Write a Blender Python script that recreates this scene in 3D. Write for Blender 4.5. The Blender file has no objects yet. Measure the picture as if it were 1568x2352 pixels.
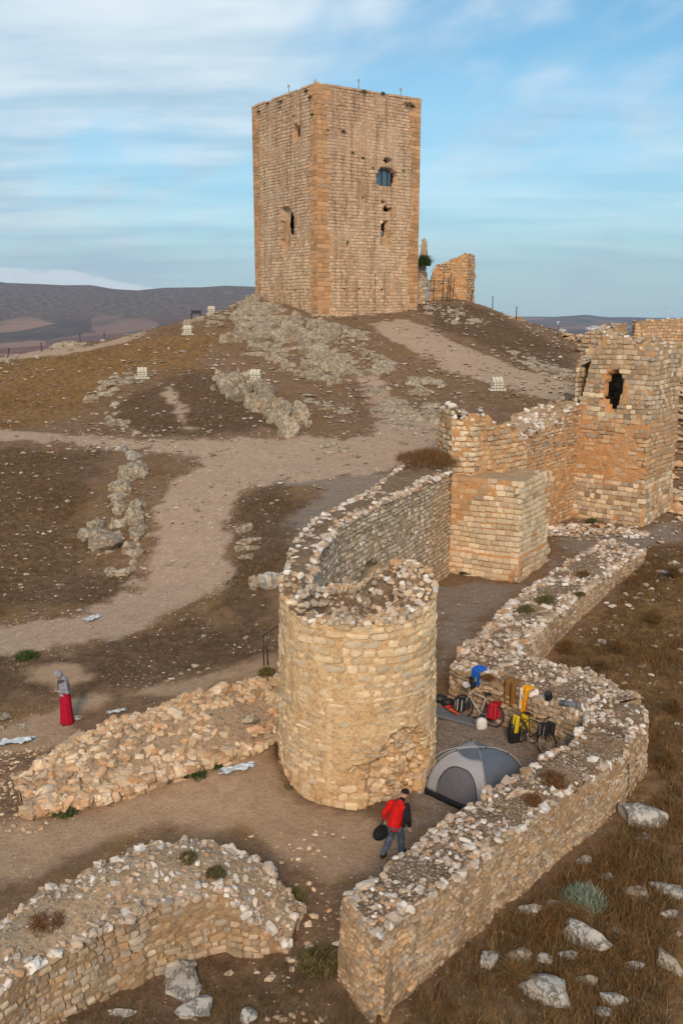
import bpy, bmesh, math, random
import numpy as np
from mathutils import Vector, Matrix, Euler
random.seed(7); rng = np.random.default_rng(7)
SC = bpy.context.scene; COL = SC.collection
# ---------------------------------------------------------------- camera, sky, sun, exposure
PITCH = math.radians(12.76); CAMZ = 12.3; FL = 2080.0; CX, CY = 784.0, 1176.0
cam_d = bpy.data.cameras.new('camera'); cam = bpy.data.objects.new('camera', cam_d); COL.objects.link(cam)
cam_d.sensor_fit = 'VERTICAL'; cam_d.sensor_height = 36; cam_d.sensor_width = 24
cam_d.lens = FL / 2352 * 36; cam_d.clip_start = 0.5; cam_d.clip_end = 60000
cam.location = (0, 0, CAMZ); cam.rotation_euler = (math.pi/2 - PITCH, 0, 0)
SC.camera = cam
SC.view_settings.view_transform = 'Standard'; SC.view_settings.look = 'None'
SC.view_settings.gamma = 1; SC.view_settings.use_curve_mapping = False
SC.view_settings.exposure = 1.1
HAZE = 0.00007
SUN_EL = math.radians(32); SUN_AZ = math.radians(182)   # azimuth measured from +Y towards +X

class NT:
    """small node-tree writer"""
    def __init__(s, tree): s.t = tree; s.t.nodes.clear()
    def n(s, typ, **kw):
        nd = s.t.nodes.new(typ)
        for k, v in kw.items():
            if k.startswith('i_'): nd.inputs[int(k[2:]) if k[2:].isdigit() else k[2:].replace('_', ' ')].default_value = v
            else: setattr(nd, k, v)
        return nd
    def l(s, a, b): s.t.links.new(a, b)
    def put(s, sock, v):
        if isinstance(v, bpy.types.NodeSocket): s.l(v, sock)
        else:
            if hasattr(sock.default_value, '__len__') and hasattr(v, '__len__') and len(sock.default_value) == 4 and len(v) == 3: v = (*v, 1)
            sock.default_value = v
    def math(s, op, a, b=0.0, c=None, clamp=False):
        m = s.n('ShaderNodeMath', operation=op, use_clamp=clamp); s.put(m.inputs[0], a); s.put(m.inputs[1], b)
        if c is not None: s.put(m.inputs[2], c)
        return m.outputs[0]
    def mix(s, f, a, b, blend='MIX'):
        m = s.n('ShaderNodeMix', data_type='RGBA', blend_type=blend)
        s.put(m.inputs[0], f); s.put(m.inputs[6], a); s.put(m.inputs[7], b); return m.outputs[2]
    def noise(s, vec, scale, detail=4, rough=.55, dist=0, color=False):
        m = s.n('ShaderNodeTexNoise'); s.put(m.inputs['Vector'], vec)
        m.inputs['Scale'].default_value = scale; m.inputs['Detail'].default_value = detail
        m.inputs['Roughness'].default_value = rough; m.inputs['Distortion'].default_value = dist
        return m.outputs['Color' if color else 'Fac']
    def voro(s, vec, scale, feature='F1', out='Distance', rnd=1):
        m = s.n('ShaderNodeTexVoronoi', feature=feature); s.put(m.inputs['Vector'], vec)
        m.inputs['Scale'].default_value = scale; m.inputs['Randomness'].default_value = rnd
        return m.outputs[out]
    def ramp(s, f, stops, interp='LINEAR'):
        m = s.n('ShaderNodeValToRGB'); cr = m.color_ramp; cr.interpolation = interp
        while len(cr.elements) < len(stops): cr.elements.new(.5)
        for e, (p, c) in zip(cr.elements, stops):
            e.position = p; e.color = (*c, 1) if hasattr(c, '__len__') else (c, c, c, 1)
        s.put(m.inputs[0], f); return m.outputs[0]
    def rng(s, f, a, b, c=0.0, d=1.0, smooth=False):
        m = s.n('ShaderNodeMapRange', interpolation_type='SMOOTHSTEP' if smooth else 'LINEAR')
        s.put(m.inputs[0], f)
        for i, v in enumerate((a, b, c, d)): m.inputs[i+1].default_value = v
        return m.outputs[0]
    def mapv(s, vec, scale=(1, 1, 1), loc=(0, 0, 0), rot=(0, 0, 0)):
        m = s.n('ShaderNodeMapping'); s.put(m.inputs[0], vec); m.inputs[1].default_value = loc
        m.inputs[2].default_value = rot; m.inputs[3].default_value = scale; return m.outputs[0]

world = bpy.data.worlds.new('World'); SC.world = world; world.use_nodes = True
w = NT(world.node_tree)
wo = w.n('ShaderNodeOutputWorld'); bg = w.n('ShaderNodeBackground'); w.l(bg.outputs[0], wo.inputs[0])
sky = w.n('ShaderNodeTexSky', sky_type='NISHITA', sun_disc=False, sun_elevation=SUN_EL, sun_rotation=SUN_AZ,
          altitude=600, air_density=1.0, dust_density=0.6, ozone_density=1.5)
gen = w.n('ShaderNodeTexCoord').outputs['Generated']
sep = w.n('ShaderNodeSeparateXYZ'); w.l(gen, sep.inputs[0]); dz = sep.outputs[2]
den = w.math('ADD', w.math('MAXIMUM', dz, 0.0), 0.10)
cmb = w.n('ShaderNodeCombineXYZ'); w.l(w.math('DIVIDE', sep.outputs[0], den), cmb.inputs[0]); w.l(w.math('DIVIDE', sep.outputs[1], den), cmb.inputs[1])
pl = cmb.outputs[0]
rgen = w.mapv(gen, rot=(0, .38, 0)); rgen2 = w.mapv(gen, rot=(0, -.22, 0))
veil = w.noise(w.mapv(rgen, (2.6, 2.6, 4.6), (3.1, 1.7, 4.0)), 1.0, 6, .50, .3)
veil2 = w.noise(w.mapv(rgen2, (1.5, 1.5, 3.2), (7.7, 2.4, 1.0)), 1.3, 4, .5, .2)
wisp = w.noise(w.mapv(rgen, (4.5, 4.5, 13), (1.3, 9.2, 0)), 1.3, 7, .56, .4)
cov = w.math('ADD', w.math('MULTIPLY', veil, .6), w.math('ADD', w.math('MULTIPLY', veil2, .45), w.math('MULTIPLY', wisp, .25)))
cfac = w.rng(cov, .53, .74, 0.0, 1, True)
low = w.rng(dz, 0.0, .30, .78, 0.0, True)          # thicker veil towards the horizon
cfac = w.math('MAXIMUM', cfac, low)
# a low bank of cumulus along the western ranges
azr = w.math('DIVIDE', sep.outputs[0], w.math('MAXIMUM', sep.outputs[1], .05))
bn = w.noise(w.mapv(gen, (14, 14, 34)), 1.0, 6, .6)
top = w.math('ADD', .018, w.math('MULTIPLY', w.rng(azr, -.32, -.17, 1, 0, True), w.math('MULTIPLY', bn, .054)))
bank = w.math('MULTIPLY', w.rng(w.math('SUBTRACT', top, dz), -.001, .004, 0, 1, True), w.rng(azr, -.19, -.16, .95, 0, True))
bank = w.math('MULTIPLY', bank, w.rng(sep.outputs[1], 0, .3, 0, 1))
cfac = w.math('MAXIMUM', w.math('MULTIPLY', cfac, .86), w.math('MULTIPLY', bank, .85))
grey = w.noise(w.mapv(pl, (.7, 1.6, 1), (5, 5, 0)), 1.4, 5, .55)
ccol = w.mix(w.rng(grey, .35, .65), (3.6, 5.0, 6.0), (6.8, 7.4, 7.7))
# turquoise cast of the clear sky in the photograph
tint = w.mix(1.0, sky.outputs[0], (0.66, 1.03, 1.04), 'MULTIPLY')
ccol = w.mix(w.rng(dz, .0, .12, .75, 0, True), ccol, (5.3, 6.5, 7.2))
w.l(w.mix(w.math('MULTIPLY', bank, .75), w.mix(cfac, tint, ccol), (9.2, 9.3, 9.4)), bg.inputs[0]); bg.inputs[1].default_value = 0.063

sun_d = bpy.data.lights.new('sun', 'SUN'); sun = bpy.data.objects.new('sun', sun_d); COL.objects.link(sun)
sun_d.energy = 1.5; sun_d.angle = math.radians(16); sun_d.color = (1.0, .74, .52)
sdir = Vector((math.sin(SUN_AZ)*math.cos(SUN_EL), math.cos(SUN_AZ)*math.cos(SUN_EL), math.sin(SUN_EL)))
sun.rotation_euler = sdir.to_track_quat('Z', 'Y').to_euler(); sun.location = (0, -20, 60)

# ---------------------------------------------------------------- helpers
def ray(px, py):
    u, v = (px - CX)/FL, (CY - py)/FL; c, s_ = math.cos(PITCH), math.sin(PITCH)
    return np.array((u, c + v*s_, -s_ + v*c))
def at_z(px, py, z):
    d = ray(px, py); t = (z - CAMZ)/d[2]; return np.array((d[0]*t, d[1]*t, z))
def at_y(px, py, Y):
    d = ray(px, py); t = Y/d[1]; return np.array((d[0]*t, Y, CAMZ + d[2]*t))
def hsh(ix, iy, iz, seed):
    h = (ix.astype(np.int64)*374761393 + iy.astype(np.int64)*668265263 + iz.astype(np.int64)*2147483647 + seed*974634777) & 0xffffffff
    h = ((h ^ (h >> 13))*1274126177) & 0xffffffff
    h = ((h ^ (h >> 16))*2246822519) & 0xffffffff
    return ((h ^ (h >> 15)) & 0xffffff)/float(0xffffff)
def vnoise(x, y, z=0.0, seed=0):
    x, y, z = np.broadcast_arrays(np.asarray(x, float), np.asarray(y, float), np.asarray(z, float))
    ix, iy, iz = np.floor(x), np.floor(y), np.floor(z); fx, fy, fz = x-ix, y-iy, z-iz
    fx, fy, fz = fx*fx*(3-2*fx), fy*fy*(3-2*fy), fz*fz*(3-2*fz)
    r = 0
    for a in (0, 1):
        for b in (0, 1):
            for c in (0, 1):
                r = r + hsh(ix+a, iy+b, iz+c, seed)*(fx if a else 1-fx)*(fy if b else 1-fy)*(fz if c else 1-fz)
    return r
def fbm(x, y, z=0.0, seed=0, oct=4, gain=.5):
    r, a, t = 0, 1.0, 0
    for i in range(oct):
        r = r + a*vnoise(np.asarray(x)*2**i, np.asarray(y)*2**i, np.asarray(z)*2**i, seed+i*17); t += a; a *= gain
    return r/t*2-1
def sstep(x, a, b):
    t = np.clip((np.asarray(x, float)-a)/(b-a), 0, 1); return t*t*(3-2*t)

def mesh_np(name, V, F, mat=None, smooth=True, attrs=None):
    """V (n,3), F (m,k) all the same k, or list of arrays"""
    me = bpy.data.meshes.new(name)
    Fs = F if isinstance(F, list) else [F]
    Fs = [np.asarray(f, np.int32) for f in Fs if len(f)]
    loops = np.concatenate([f.ravel() for f in Fs]); sizes = np.concatenate([np.full(len(f), f.shape[1], np.int32) for f in Fs])
    starts = np.concatenate([[0], np.cumsum(sizes)[:-1]]).astype(np.int32)
    me.vertices.add(len(V)); me.vertices.foreach_set('co', np.asarray(V, np.float32).ravel())
    me.loops.add(len(loops)); me.loops.foreach_set('vertex_index', loops)
    me.polygons.add(len(sizes)); me.polygons.foreach_set('loop_start', starts); me.polygons.foreach_set('loop_total', sizes)
    me.polygons.foreach_set('use_smooth', np.full(len(sizes), smooth, bool))
    for k, (typ, arr) in (attrs or {}).items():
        a = me.attributes.new(k, typ, 'POINT'); a.data.foreach_set('value' if typ == 'FLOAT' else 'color', np.asarray(arr, np.float32).ravel())
    me.update(calc_edges=True); me.validate()
    if mat: me.materials.append(mat)
    return me
def link(name, me, parent=None, loc=None):
    o = bpy.data.objects.new(name, me); COL.objects.link(o)
    if parent is not None:
        o.parent = parent
    if loc is not None: o.location = loc
    return o
def tag(o, label=None, cat=None, group=None, kind=None):
    if label: o['label'] = label
    if cat: o['category'] = cat
    if group: o['group'] = group
    if kind: o['kind'] = kind
    return o
def thing(name, label, cat, loc=(0, 0, 0), rz=0, group=None):
    o = bpy.data.objects.new(name, None); COL.objects.link(o); o.location = loc; o.rotation_euler = (0, 0, rz)
    o.empty_display_size = .2
    return tag(o, label, cat, group)
def copy_tree(o, parent=None):
    c = o.copy(); COL.objects.link(c); c.parent = parent
    for ch in [x for x in o.children]: copy_tree(ch, c)
    return c

# generic mesh builder -----------------------------------------------------------
class MB:
    def __init__(s): s.V = []; s.F3 = []; s.F4 = []; s.n = 0
    def add(s, V, F):
        V = np.asarray(V, float)
        for f in F: (s.F4 if len(f) == 4 else s.F3).append([i+s.n for i in f])
        s.V.append(V); s.n += len(V); return s
    def box(s, c, size, rot=None, taper=1.0):
        c = np.asarray(c, float); hx, hy, hz = np.asarray(size)/2
        P = np.array([(x*hx*(taper if z > 0 else 1), y*hy*(taper if z > 0 else 1), z*hz) for z in (-1, 1) for y in (-1, 1) for x in (-1, 1)])
        if rot is not None: P = P @ np.array(Euler(rot).to_matrix()).T
        return s.add(P+c, [(0, 2, 3, 1), (4, 5, 7, 6), (0, 1, 5, 4), (2, 6, 7, 3), (0, 4, 6, 2), (1, 3, 7, 5)])
    def tube(s, pts, r, n=8, cap=True):
        pts = [np.asarray(p, float) for p in pts]; R = r if hasattr(r, '__len__') else [r]*len(pts)
        V = []; up = None
        for i, p in enumerate(pts):
            d = pts[min(i+1, len(pts)-1)] - pts[max(i-1, 0)]; d = d/ (np.linalg.norm(d)+1e-9)
            if up is None: up = np.array((0, 0, 1.)) if abs(d[2]) < .9 else np.array((1., 0, 0))
            a = np.cross(d, up); a /= np.linalg.norm(a)+1e-9; b = np.cross(a, d); up = b
            rr = R[i]; ra, rb = rr if hasattr(rr, '__len__') else (rr, rr)
            for k in range(n):
                t = 2*math.pi*k/n; V.append(p + a*ra*math.cos(t) + b*rb*math.sin(t))
        F = []
        for i in range(len(pts)-1):
            for k in range(n):
                q = i*n; F.append((q+k, q+(k+1) % n, q+n+(k+1) % n, q+n+k))
        m = len(V)
        if cap:
            V.append(pts[0]); V.append(pts[-1])
            for k in range(n):
                F.append((m, (k+1) % n, k)); q = (len(pts)-1)*n; F.append((m+1, q+k, q+(k+1) % n))
        return s.add(V, F)
    def ring(s, c, R, r, axis='Y', n=32, k=8, a0=0, a1=2*math.pi):
        c = np.asarray(c, float); full = abs(a1-a0-2*math.pi) < 1e-6; V = []; N = n if full else n+1
        for i in range(N):
            t = a0+(a1-a0)*i/n
            for j in range(k):
                q = 2*math.pi*j/k; rr = R+r*math.cos(q); h = r*math.sin(q)
                p = {'Y': (rr*math.cos(t), h, rr*math.sin(t)), 'Z': (rr*math.cos(t), rr*math.sin(t), h), 'X': (h, rr*math.cos(t), rr*math.sin(t))}[axis]
                V.append(c+np.array(p))
        F = []
        for i in range(n):
            i2 = (i+1) % N
            for j in range(k): F.append((i*k+j, i*k+(j+1) % k, i2*k+(j+1) % k, i2*k+j))
        return s.add(V, F)
    def ell(s, c, rad, rot=None, nu=12, nv=8, jit=0):
        V = []; F = []
        for i in range(nv+1):
            th = math.pi*i/nv
            for j in range(nu):
                ph = 2*math.pi*j/nu; V.append((math.sin(th)*math.cos(ph)*rad[0], math.sin(th)*math.sin(ph)*rad[1], math.cos(th)*rad[2]))
        for i in range(nv):
            for j in range(nu): F.append((i*nu+j, (i+1)*nu+j, (i+1)*nu+(j+1) % nu, i*nu+(j+1) % nu))
        V = np.array(V)
        if jit: V = V*(1+jit*fbm(V[:, 0]*9, V[:, 1]*9, V[:, 2]*9, 5)[:, None])
        if rot is not None: V = V @ np.array(Euler(rot).to_matrix()).T
        return s.add(V+np.asarray(c, float), F)
    def mesh(s, name, mat, smooth=True, attrs=None):
        Fs = []
        if s.F4: Fs.append(np.array(s.F4))
        if s.F3: Fs.append(np.array(s.F3))
        return mesh_np(name, np.concatenate(s.V), Fs, mat, smooth, attrs)
    def build(s, name, mat, parent=None, loc=None, smooth=True, sub=0):
        o = link(name, s.mesh(name, mat, smooth), parent, loc)
        if sub:
            m = o.modifiers.new('s', 'SUBSURF'); m.levels = m.render_levels = sub
        return o

# ---------------------------------------------------------------- materials
def pbsdf(name, rough=.95, spec=.15):
    m = bpy.data.materials.new(name); m.use_nodes = True; t = NT(m.node_tree)
    o = t.n('ShaderNodeOutputMaterial'); b = t.n('ShaderNodeBsdfPrincipled'); t.l(b.outputs[0], o.inputs[0])
    b.inputs['Roughness'].default_value = rough; b.inputs['Specular IOR Level'].default_value = spec
    return m, t, b
def bump(t, b, h, strength=.5, dist=.02):
    n = t.n('ShaderNodeBump'); n.inputs['Strength'].default_value = strength; n.inputs['Distance'].default_value = dist
    t.put(n.inputs['Height'], h); t.l(n.outputs[0], b.inputs['Normal'])
def rndval(t):
    a = t.n('ShaderNodeAttribute', attribute_name='rnd').outputs['Fac']; oi = t.n('ShaderNodeObjectInfo').outputs['Random']
    return t.math('FRACT', t.math('ADD', a, oi))
MAT = {}
def plain(name, col, rough=.8, spec=.2, var=.12, scale=30, metal=0, bmp=0):
    m, t, b = pbsdf(name, rough, spec)
    pos = t.n('ShaderNodeTexCoord').outputs['Object']
    n = t.noise(pos, scale, 4)
    t.l(t.mix(t.rng(n, .3, .7, 0, 1), tuple(c*(1-var) for c in col), tuple(min(1, c*(1+var)) for c in col)), b.inputs['Base Color'])
    b.inputs['Metallic'].default_value = metal
    if bmp: bump(t, b, n, .5, bmp)
    MAT[name] = m; return m
def sat(c, k=1.05):
    g = .3*c[0]+.5*c[1]+.2*c[2]; return tuple(max(0.01, g+(v-g)*k) for v in c)
def stone_mat(name, pal, stain=(.10, .075, .05), lichen=.25, stainamt=.35, big=None, bmp=.02, extra=None):
    """pal: list of colours picked per stone"""
    m, t, b = pbsdf(name, .95, .1)
    pos = t.n('ShaderNodeNewGeometry').outputs['Position']
    r = rndval(t)
    c = t.ramp(r, [(i/(len(pal)-1), sat(p)) for i, p in enumerate(pal)])
    r2 = t.math('FRACT', t.math('MULTIPLY', r, 7.31))
    c = t.mix(1.0, c, t.ramp(r2, [(0, .74), (.5, 1.0), (1, 1.16)]), 'MULTIPLY')
    n1 = t.noise(pos, 9, 6, .65); c = t.mix(1.0, c, t.ramp(n1, [(.25, .72), (.5, 1.0), (.75, 1.15)]), 'MULTIPLY')
    n2 = t.noise(pos, 1.1, 5, .6)
    if stainamt: c = t.mix(t.math('MULTIPLY', t.rng(n2, .5, .72, 0, 1, True), stainamt), c, stain)
    if lichen:
        n3 = t.noise(pos, 4.5, 5, .7); n4 = t.noise(t.mapv(pos, loc=(9, 3, 1)), .5, 2)
        lf = t.math('MULTIPLY', t.rng(n3, .60, .68, 0, 1, True), t.rng(n4, .5, .6, 0, 1, True))
        c = t.mix(t.math('MULTIPLY', lf, lichen), c, (.42, .22, .035))
    if extra: c = extra(t, c, pos)
    t.l(c, b.inputs['Base Color'])
    h = t.math('ADD', t.noise(pos, 22, 6, .7), t.math('MULTIPLY', t.voro(pos, 14), .5))
    bump(t, b, h, .7, bmp)
    MAT[name] = m; return m
def mortar_mat(name, c1, c2, c3, bmp=.03, extra=None):
    m, t, b = pbsdf(name, 1.0, .05)
    pos = t.n('ShaderNodeNewGeometry').outputs['Position']
    c1, c2, c3 = sat(c1), sat(c2), sat(c3); c = t.mix(t.rng(t.noise(pos, 1.4, 6, .65), .35, .65), c1, c2)
    c = t.mix(t.rng(t.noise(t.mapv(pos, loc=(4, 4, 4)), 7, 6, .7), .5, .72), c, c3)
    c = t.mix(1.0, c, t.ramp(t.voro(pos, 11), [(0, .75), (.5, 1.05)]), 'MULTIPLY')
    if extra: c = extra(t, c, pos)
    t.l(c, b.inputs['Base Color'])
    bump(t, b, t.math('ADD', t.noise(pos, 15, 6, .7), t.voro(pos, 9)), .8, bmp)
    MAT[name] = m; return m

def zpink(t, c, pos):      # weathered rose patina on the upper walls of the keep, fixed to the stone
    s = t.n('ShaderNodeSeparateXYZ'); t.l(pos, s.inputs[0]); z = s.outputs[2]
    k = t.math('MULTIPLY', t.rng(z, 15, 25, 0, 1, True), t.rng(t.noise(t.mapv(pos, (.8, .8, .25)), .6, 5, .6), .3, .62, 0, 1, True))
    c = t.mix(t.math('MULTIPLY', k, .62), c, t.mix(.5, c, (.30, .165, .13)))
    st = t.noise(t.mapv(pos, (1.6, 1.6, .12)), 1.5, 6, .7)
    c = t.mix(1.0, c, t.ramp(st, [(.36, .62), (.5, 1.0), (.7, 1.08)]), 'MULTIPLY')
    return t.mix(t.math('MULTIPLY', t.rng(t.noise(pos, .35, 5, .6), .5, .62, 0, 1, True), .35), c, t.mix(.6, c, (.62, .50, .36)))
stone_mat('keep_stone', [(.49, .335, .22), (.55, .39, .26), (.58, .435, .30), (.52, .36, .235), (.60, .475, .34)], stain=(.22, .13, .08), lichen=.15, stainamt=.3, bmp=.03, extra=zpink)
mortar_mat('keep_mortar', (.47, .31, .19), (.41, .26, .155), (.28, .17, .10), extra=zpink)
stone_mat('quoin_stone', [(.47, .255, .125), (.49, .285, .155), (.46, .25, .12), (.42, .27, .17)], stain=(.27, .19, .12), lichen=.1, stainamt=.75, bmp=.02)
stone_mat('round_stone', [(.60, .445, .28), (.66, .51, .335), (.54, .39, .235), (.65, .53, .375), (.50, .38, .26)], stain=(.30, .2, .11), stainamt=.2, lichen=.1, bmp=.02)
mortar_mat('round_mortar', (.56, .40, .235), (.50, .325, .175), (.30, .185, .10))
stone_mat('ashlar_stone', [(.62, .50, .34), (.68, .56, .41), (.55, .42, .27), (.64, .53, .38)], stain=(.33, .22, .13), stainamt=.15, lichen=0)
mortar_mat('orange_mortar', (.52, .27, .12), (.46, .27, .14), (.30, .20, .13))
stone_mat('orange_stone', [(.52, .33, .18), (.58, .40, .24), (.44, .27, .15), (.50, .38, .26), (.38, .30, .22)], stain=(.22, .15, .10), stainamt=.3, lichen=.1)
stone_mat('grey_stone', [(.33, .26, .19), (.44, .36, .27), (.62, .56, .46), (.36, .30, .22), (.27, .22, .165)], stain=(.12, .10, .08), stainamt=.25, lichen=.1)
mortar_mat('grey_mortar', (.36, .275, .19), (.42, .29, .17), (.24, .185, .135))
stone_mat('rubble_stone', [(.34, .26, .19), (.44, .35, .26), (.58, .52, .45), (.70, .66, .61), (.40, .24, .13), (.52, .43, .34)], stain=(.14, .11, .085), stainamt=.25, lichen=.35)
stone_mat('warm_rubble_stone', [(.46, .33, .20), (.55, .41, .27), (.66, .54, .40), (.52, .31, .17), (.40, .30, .21)], stain=(.20, .14, .09), stainamt=.25, lichen=.2)
stone_mat('wall_stone', [(.34, .255, .17), (.45, .34, .23), (.38, .25, .14), (.52, .43, .33), (.32, .26, .20)], stain=(.17, .13, .095), stainamt=.3, lichen=.15)
mortar_mat('wall_mortar', (.36, .24, .14), (.30, .20, .12), (.19, .13, .085))
mortar_mat('wall_top_soil', (.16, .105, .065), (.26, .18, .12), (.10, .066, .042), .05, lambda t, c, p: t.mix(t.math('MULTIPLY', t.rng(t.voro(p, 16), .18, .30, 1, 0), t.rng(t.noise(p, 6, 2), .5, .56, 0, .9)), c, (.50, .44, .37)))
stone_mat('pebble_stone', [(.22, .16, .11), (.34, .27, .20), (.46, .40, .33), (.28, .20, .14), (.56, .51, .45)], stainamt=.2, lichen=.1)
mortar_mat('band_soil', (.44, .31, .20), (.36, .25, .16), (.24, .17, .115))
stone_mat('orange_flush', [(.50, .32, .18), (.44, .27, .15), (.54, .38, .24)], stain=(.22, .15, .10), stainamt=.4, lichen=.1)
# ---------------------------------------------------------------- terrain heights
class TPS:
    def __init__(s, P, lam=1e-3):
        P = np.asarray(P, float); s.X = P[:, :2]/50; n = len(P)
        K = s.k(s.X, s.X) + lam*np.eye(n); Q = np.c_[np.ones(n), s.X]
        A = np.block([[K, Q], [Q.T, np.zeros((3, 3))]]); s.w = np.linalg.solve(A, np.r_[P[:, 2], 0, 0, 0])
    @staticmethod
    def k(a, b):
        r2 = ((a[:, None, :]-b[None])**2).sum(-1); return .5*r2*np.log(r2+1e-12)
    def __call__(s, x, y):
        sh = np.shape(x); p = np.c_[np.ravel(x), np.ravel(y)]/50; out = np.empty(len(p))
        for i in range(0, len(p), 20000):
            q = p[i:i+20000]; out[i:i+20000] = s.k(q, s.X) @ s.w[:-3] + np.c_[np.ones(len(q)), q] @ s.w[-3:]
        return out.reshape(sh)
UP = [(0,2352,13.5),(300,2290,14.3),(200,1950,18.6),(700,2000,18),(0,2200,15.3),(0,1870,19.9),(0,1700,23.5),(155,1665,24.4),(0,1560,27),(300,1560,27.0),(560,1560,26),
      (300,1720,22.2),(500,1700,22.4),(600,1745,21.5),(430,1880,19.9),
      (0,1450,31),(250,1440,31),(400,1340,35),(430,1250,38),(420,1150,42),(550,1080,45.5),(0,1350,34.5),(0,1200,40),(0,1020,50),(250,1200,40),
      (250,1330,35.5),(700,1050,47),(900,1080,43),(600,1400,31.5),(600,1300,34.5),(720,1200,37),(640,1450,29.5),(820,1150,40),(200,970,55),(500,970,54),
      (700,970,52.5),(880,990,49.5),(1040,1000,48.5),(0,900,62),(250,880,63),(450,880,62),(700,880,62),(870,880,62),(1140,890,60),(1300,930,57),
      (1300,850,65),(0,826,70),(120,805,72),(200,790,74),(330,765,76),(430,735,79),(520,712,80),(590,690,81.4),(728,729,73),(958,708,78.6),
      (850,727,75),(640,795,69),(800,800,67),(560,820,67),(1000,702,80),(1072,690,84),(1130,712,84),(1190,735,82),(1260,768,77),(1320,795,73),
      (1100,765,74),(1000,800,68),(1200,830,68)]
U = [tuple(at_y(*p)) for p in UP] + [(-40,30,.5),(-40,60,3.5),(-45,80,3),(-30,98,2),(0,104,4),(30,104,3),(45,85,4),(30,75,8),(-10,8,-.3),(5,8,-.3),(-10,84,11.5),(2,84,12)]
LP = [(905,1972,18.4),(1100,2300,14.0),(1100,1650,25.6),(1045,1311,40.4),(1190,1336,38.8),(1258,1292,41.5),(1310,1182,50.3),(1470,1207,47.5),(1535,1165,51),
      (1240,1502,30.6),(1480,1282,41),(1500,1500,30.5),(1568,1800,21.7),(1568,2100,16.4),(1400,2300,14.2),(1300,2000,18.1),(1100,1400,35.5),
      (1568,1300,39),(1550,1100,56),(1562,1000,60),(1568,900,64)]
L = [tuple(at_y(*p)) for p in LP] + [(-3,19,0),(-3,24,0.1),(1.5,24,.05),(4,22,0),(-8,14,-.1),(-10,8,-.3),(5,8,-.3),(25,10,-1.5),(30,30,-1),(40,60,3),(40,90,5),(15,52,1.2),(7,43,.6)]
TU, TL = TPS(U), TPS(L)
SY = [0, 20, 22, 24.6, 27.3, 30.8, 34.8, 41.2, 44.5, 47, 51, 53, 75, 90]; SX = [-1.7, -1.7, -1.75, -1.6, -1.25, -.6, 1.4, 4.6, 6, 9.3, 13.5, 19, 21, 26]
RIDGE_L = [(-700,640),(-200,640),(0,642),(60,650),(120,652),(180,655),(240,655),(290,664),(340,667),(400,661),(480,660),(530,656),(600,659),(760,670),(950,700),(1100,722),(1300,735),(2300,735)]
RIDGE_R = [(-300,745),(1000,745),(1195,729),(1250,728),(1320,723),(1350,727),(1380,730),(1430,731),(1470,736),(1568,735),(1800,728),(2300,740)]
def az_px(x, y): return CX + FL*math.cos(PITCH)*np.asarray(x)/np.maximum(y, 1.0)     # bearing, as the column it has on the skyline
def el_z(py, Y):   # height at distance Y of skyline row py
    d = np.tan(np.arctan((py-CY)/FL)+PITCH); return CAMZ - d*Y
def far_h(x, y):
    r = np.hypot(x, y); a = az_px(x, y)
    z = -95 - 30*sstep(r, 1500, 4000) + 14*fbm(x/420, y/420, 0, 3, 5)*sstep(r, 300, 1200)
    ra = el_z(np.interp(a, *np.array(RIDGE_L).T), 6000.0); w_ = sstep(a, 1250, 700)
    f = np.exp(-((y-6000)/1500)**2*np.where(y < 6000, 1, .3))
    rid = 1-.20*np.abs(fbm(x/500, y/900, 0, 8, 5))*(1-np.exp(-((y-6000)/420)**2))*2
    z = z + (ra - z)*f*w_*rid
    rb = el_z(np.interp(a, *np.array(RIDGE_R).T), 10500.0); f2 = np.exp(-((y-10500)/1100)**2)*sstep(a, 600, 1150)
    z = z + (rb - z)*f2
    f3 = np.exp(-((y-7300-500*fbm(a/90, 0*a, 0, 4, 2))/300)**2)*sstep(a, 900, 1200)
    z = z + 42*f3*np.clip(.5+fbm(x/420, 0*x, 0, 12, 3), 0, 1.2)
    return z
def H(x, y, micro=True):
    x = np.asarray(x, float); y = np.asarray(y, float); x, y = np.broadcast_arrays(x, y)
    xc, yc = np.clip(x, -50, 50), np.clip(y, 4, 112)
    u, l = TU(xc, yc), TL(xc, yc)
    xs = np.interp(yc, SY, SX); wd = np.where(yc < 22.3, 2.4, .22)
    k = sstep((xc-xs)/wd, -.5, .5); z = u*(1-k)+l*k
    out = np.maximum(np.maximum(np.abs(x)-46, 0), np.maximum(y-100, 0)); out = np.hypot(np.maximum(np.abs(x)-46, 0), np.maximum(y-100, 0)) + 0*out
    fo = sstep(out, 0, 420)**.55
    z = z*(1-fo) + far_h(x, y)*fo
    if micro:
        m = (1-sstep(out, 0, 60))
        rough = sstep(yc, 26, 45)
        z = z + m*(.035*fbm(x*1.3, y*1.3, 0, 21, 4)+.10*rough*fbm(x*.5, y*.5, 0, 22, 4))
    return z
def G(px, py, lift=0.0):
    d = ray(px, py); Y = np.r_[np.arange(9, 40, .05), np.arange(40, 110, .1)]; t = Y/d[1]
    z = CAMZ+d[2]*t; h = H(d[0]*t, Y, False)+lift
    i = np.argmax(z <= h)
    if z[i] > h[i]: i = len(Y)-1
    return np.array((d[0]*t[i], Y[i], h[i]-lift))
def Hs(x, y): return float(H(np.array([x]), np.array([y]))[0])

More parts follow.
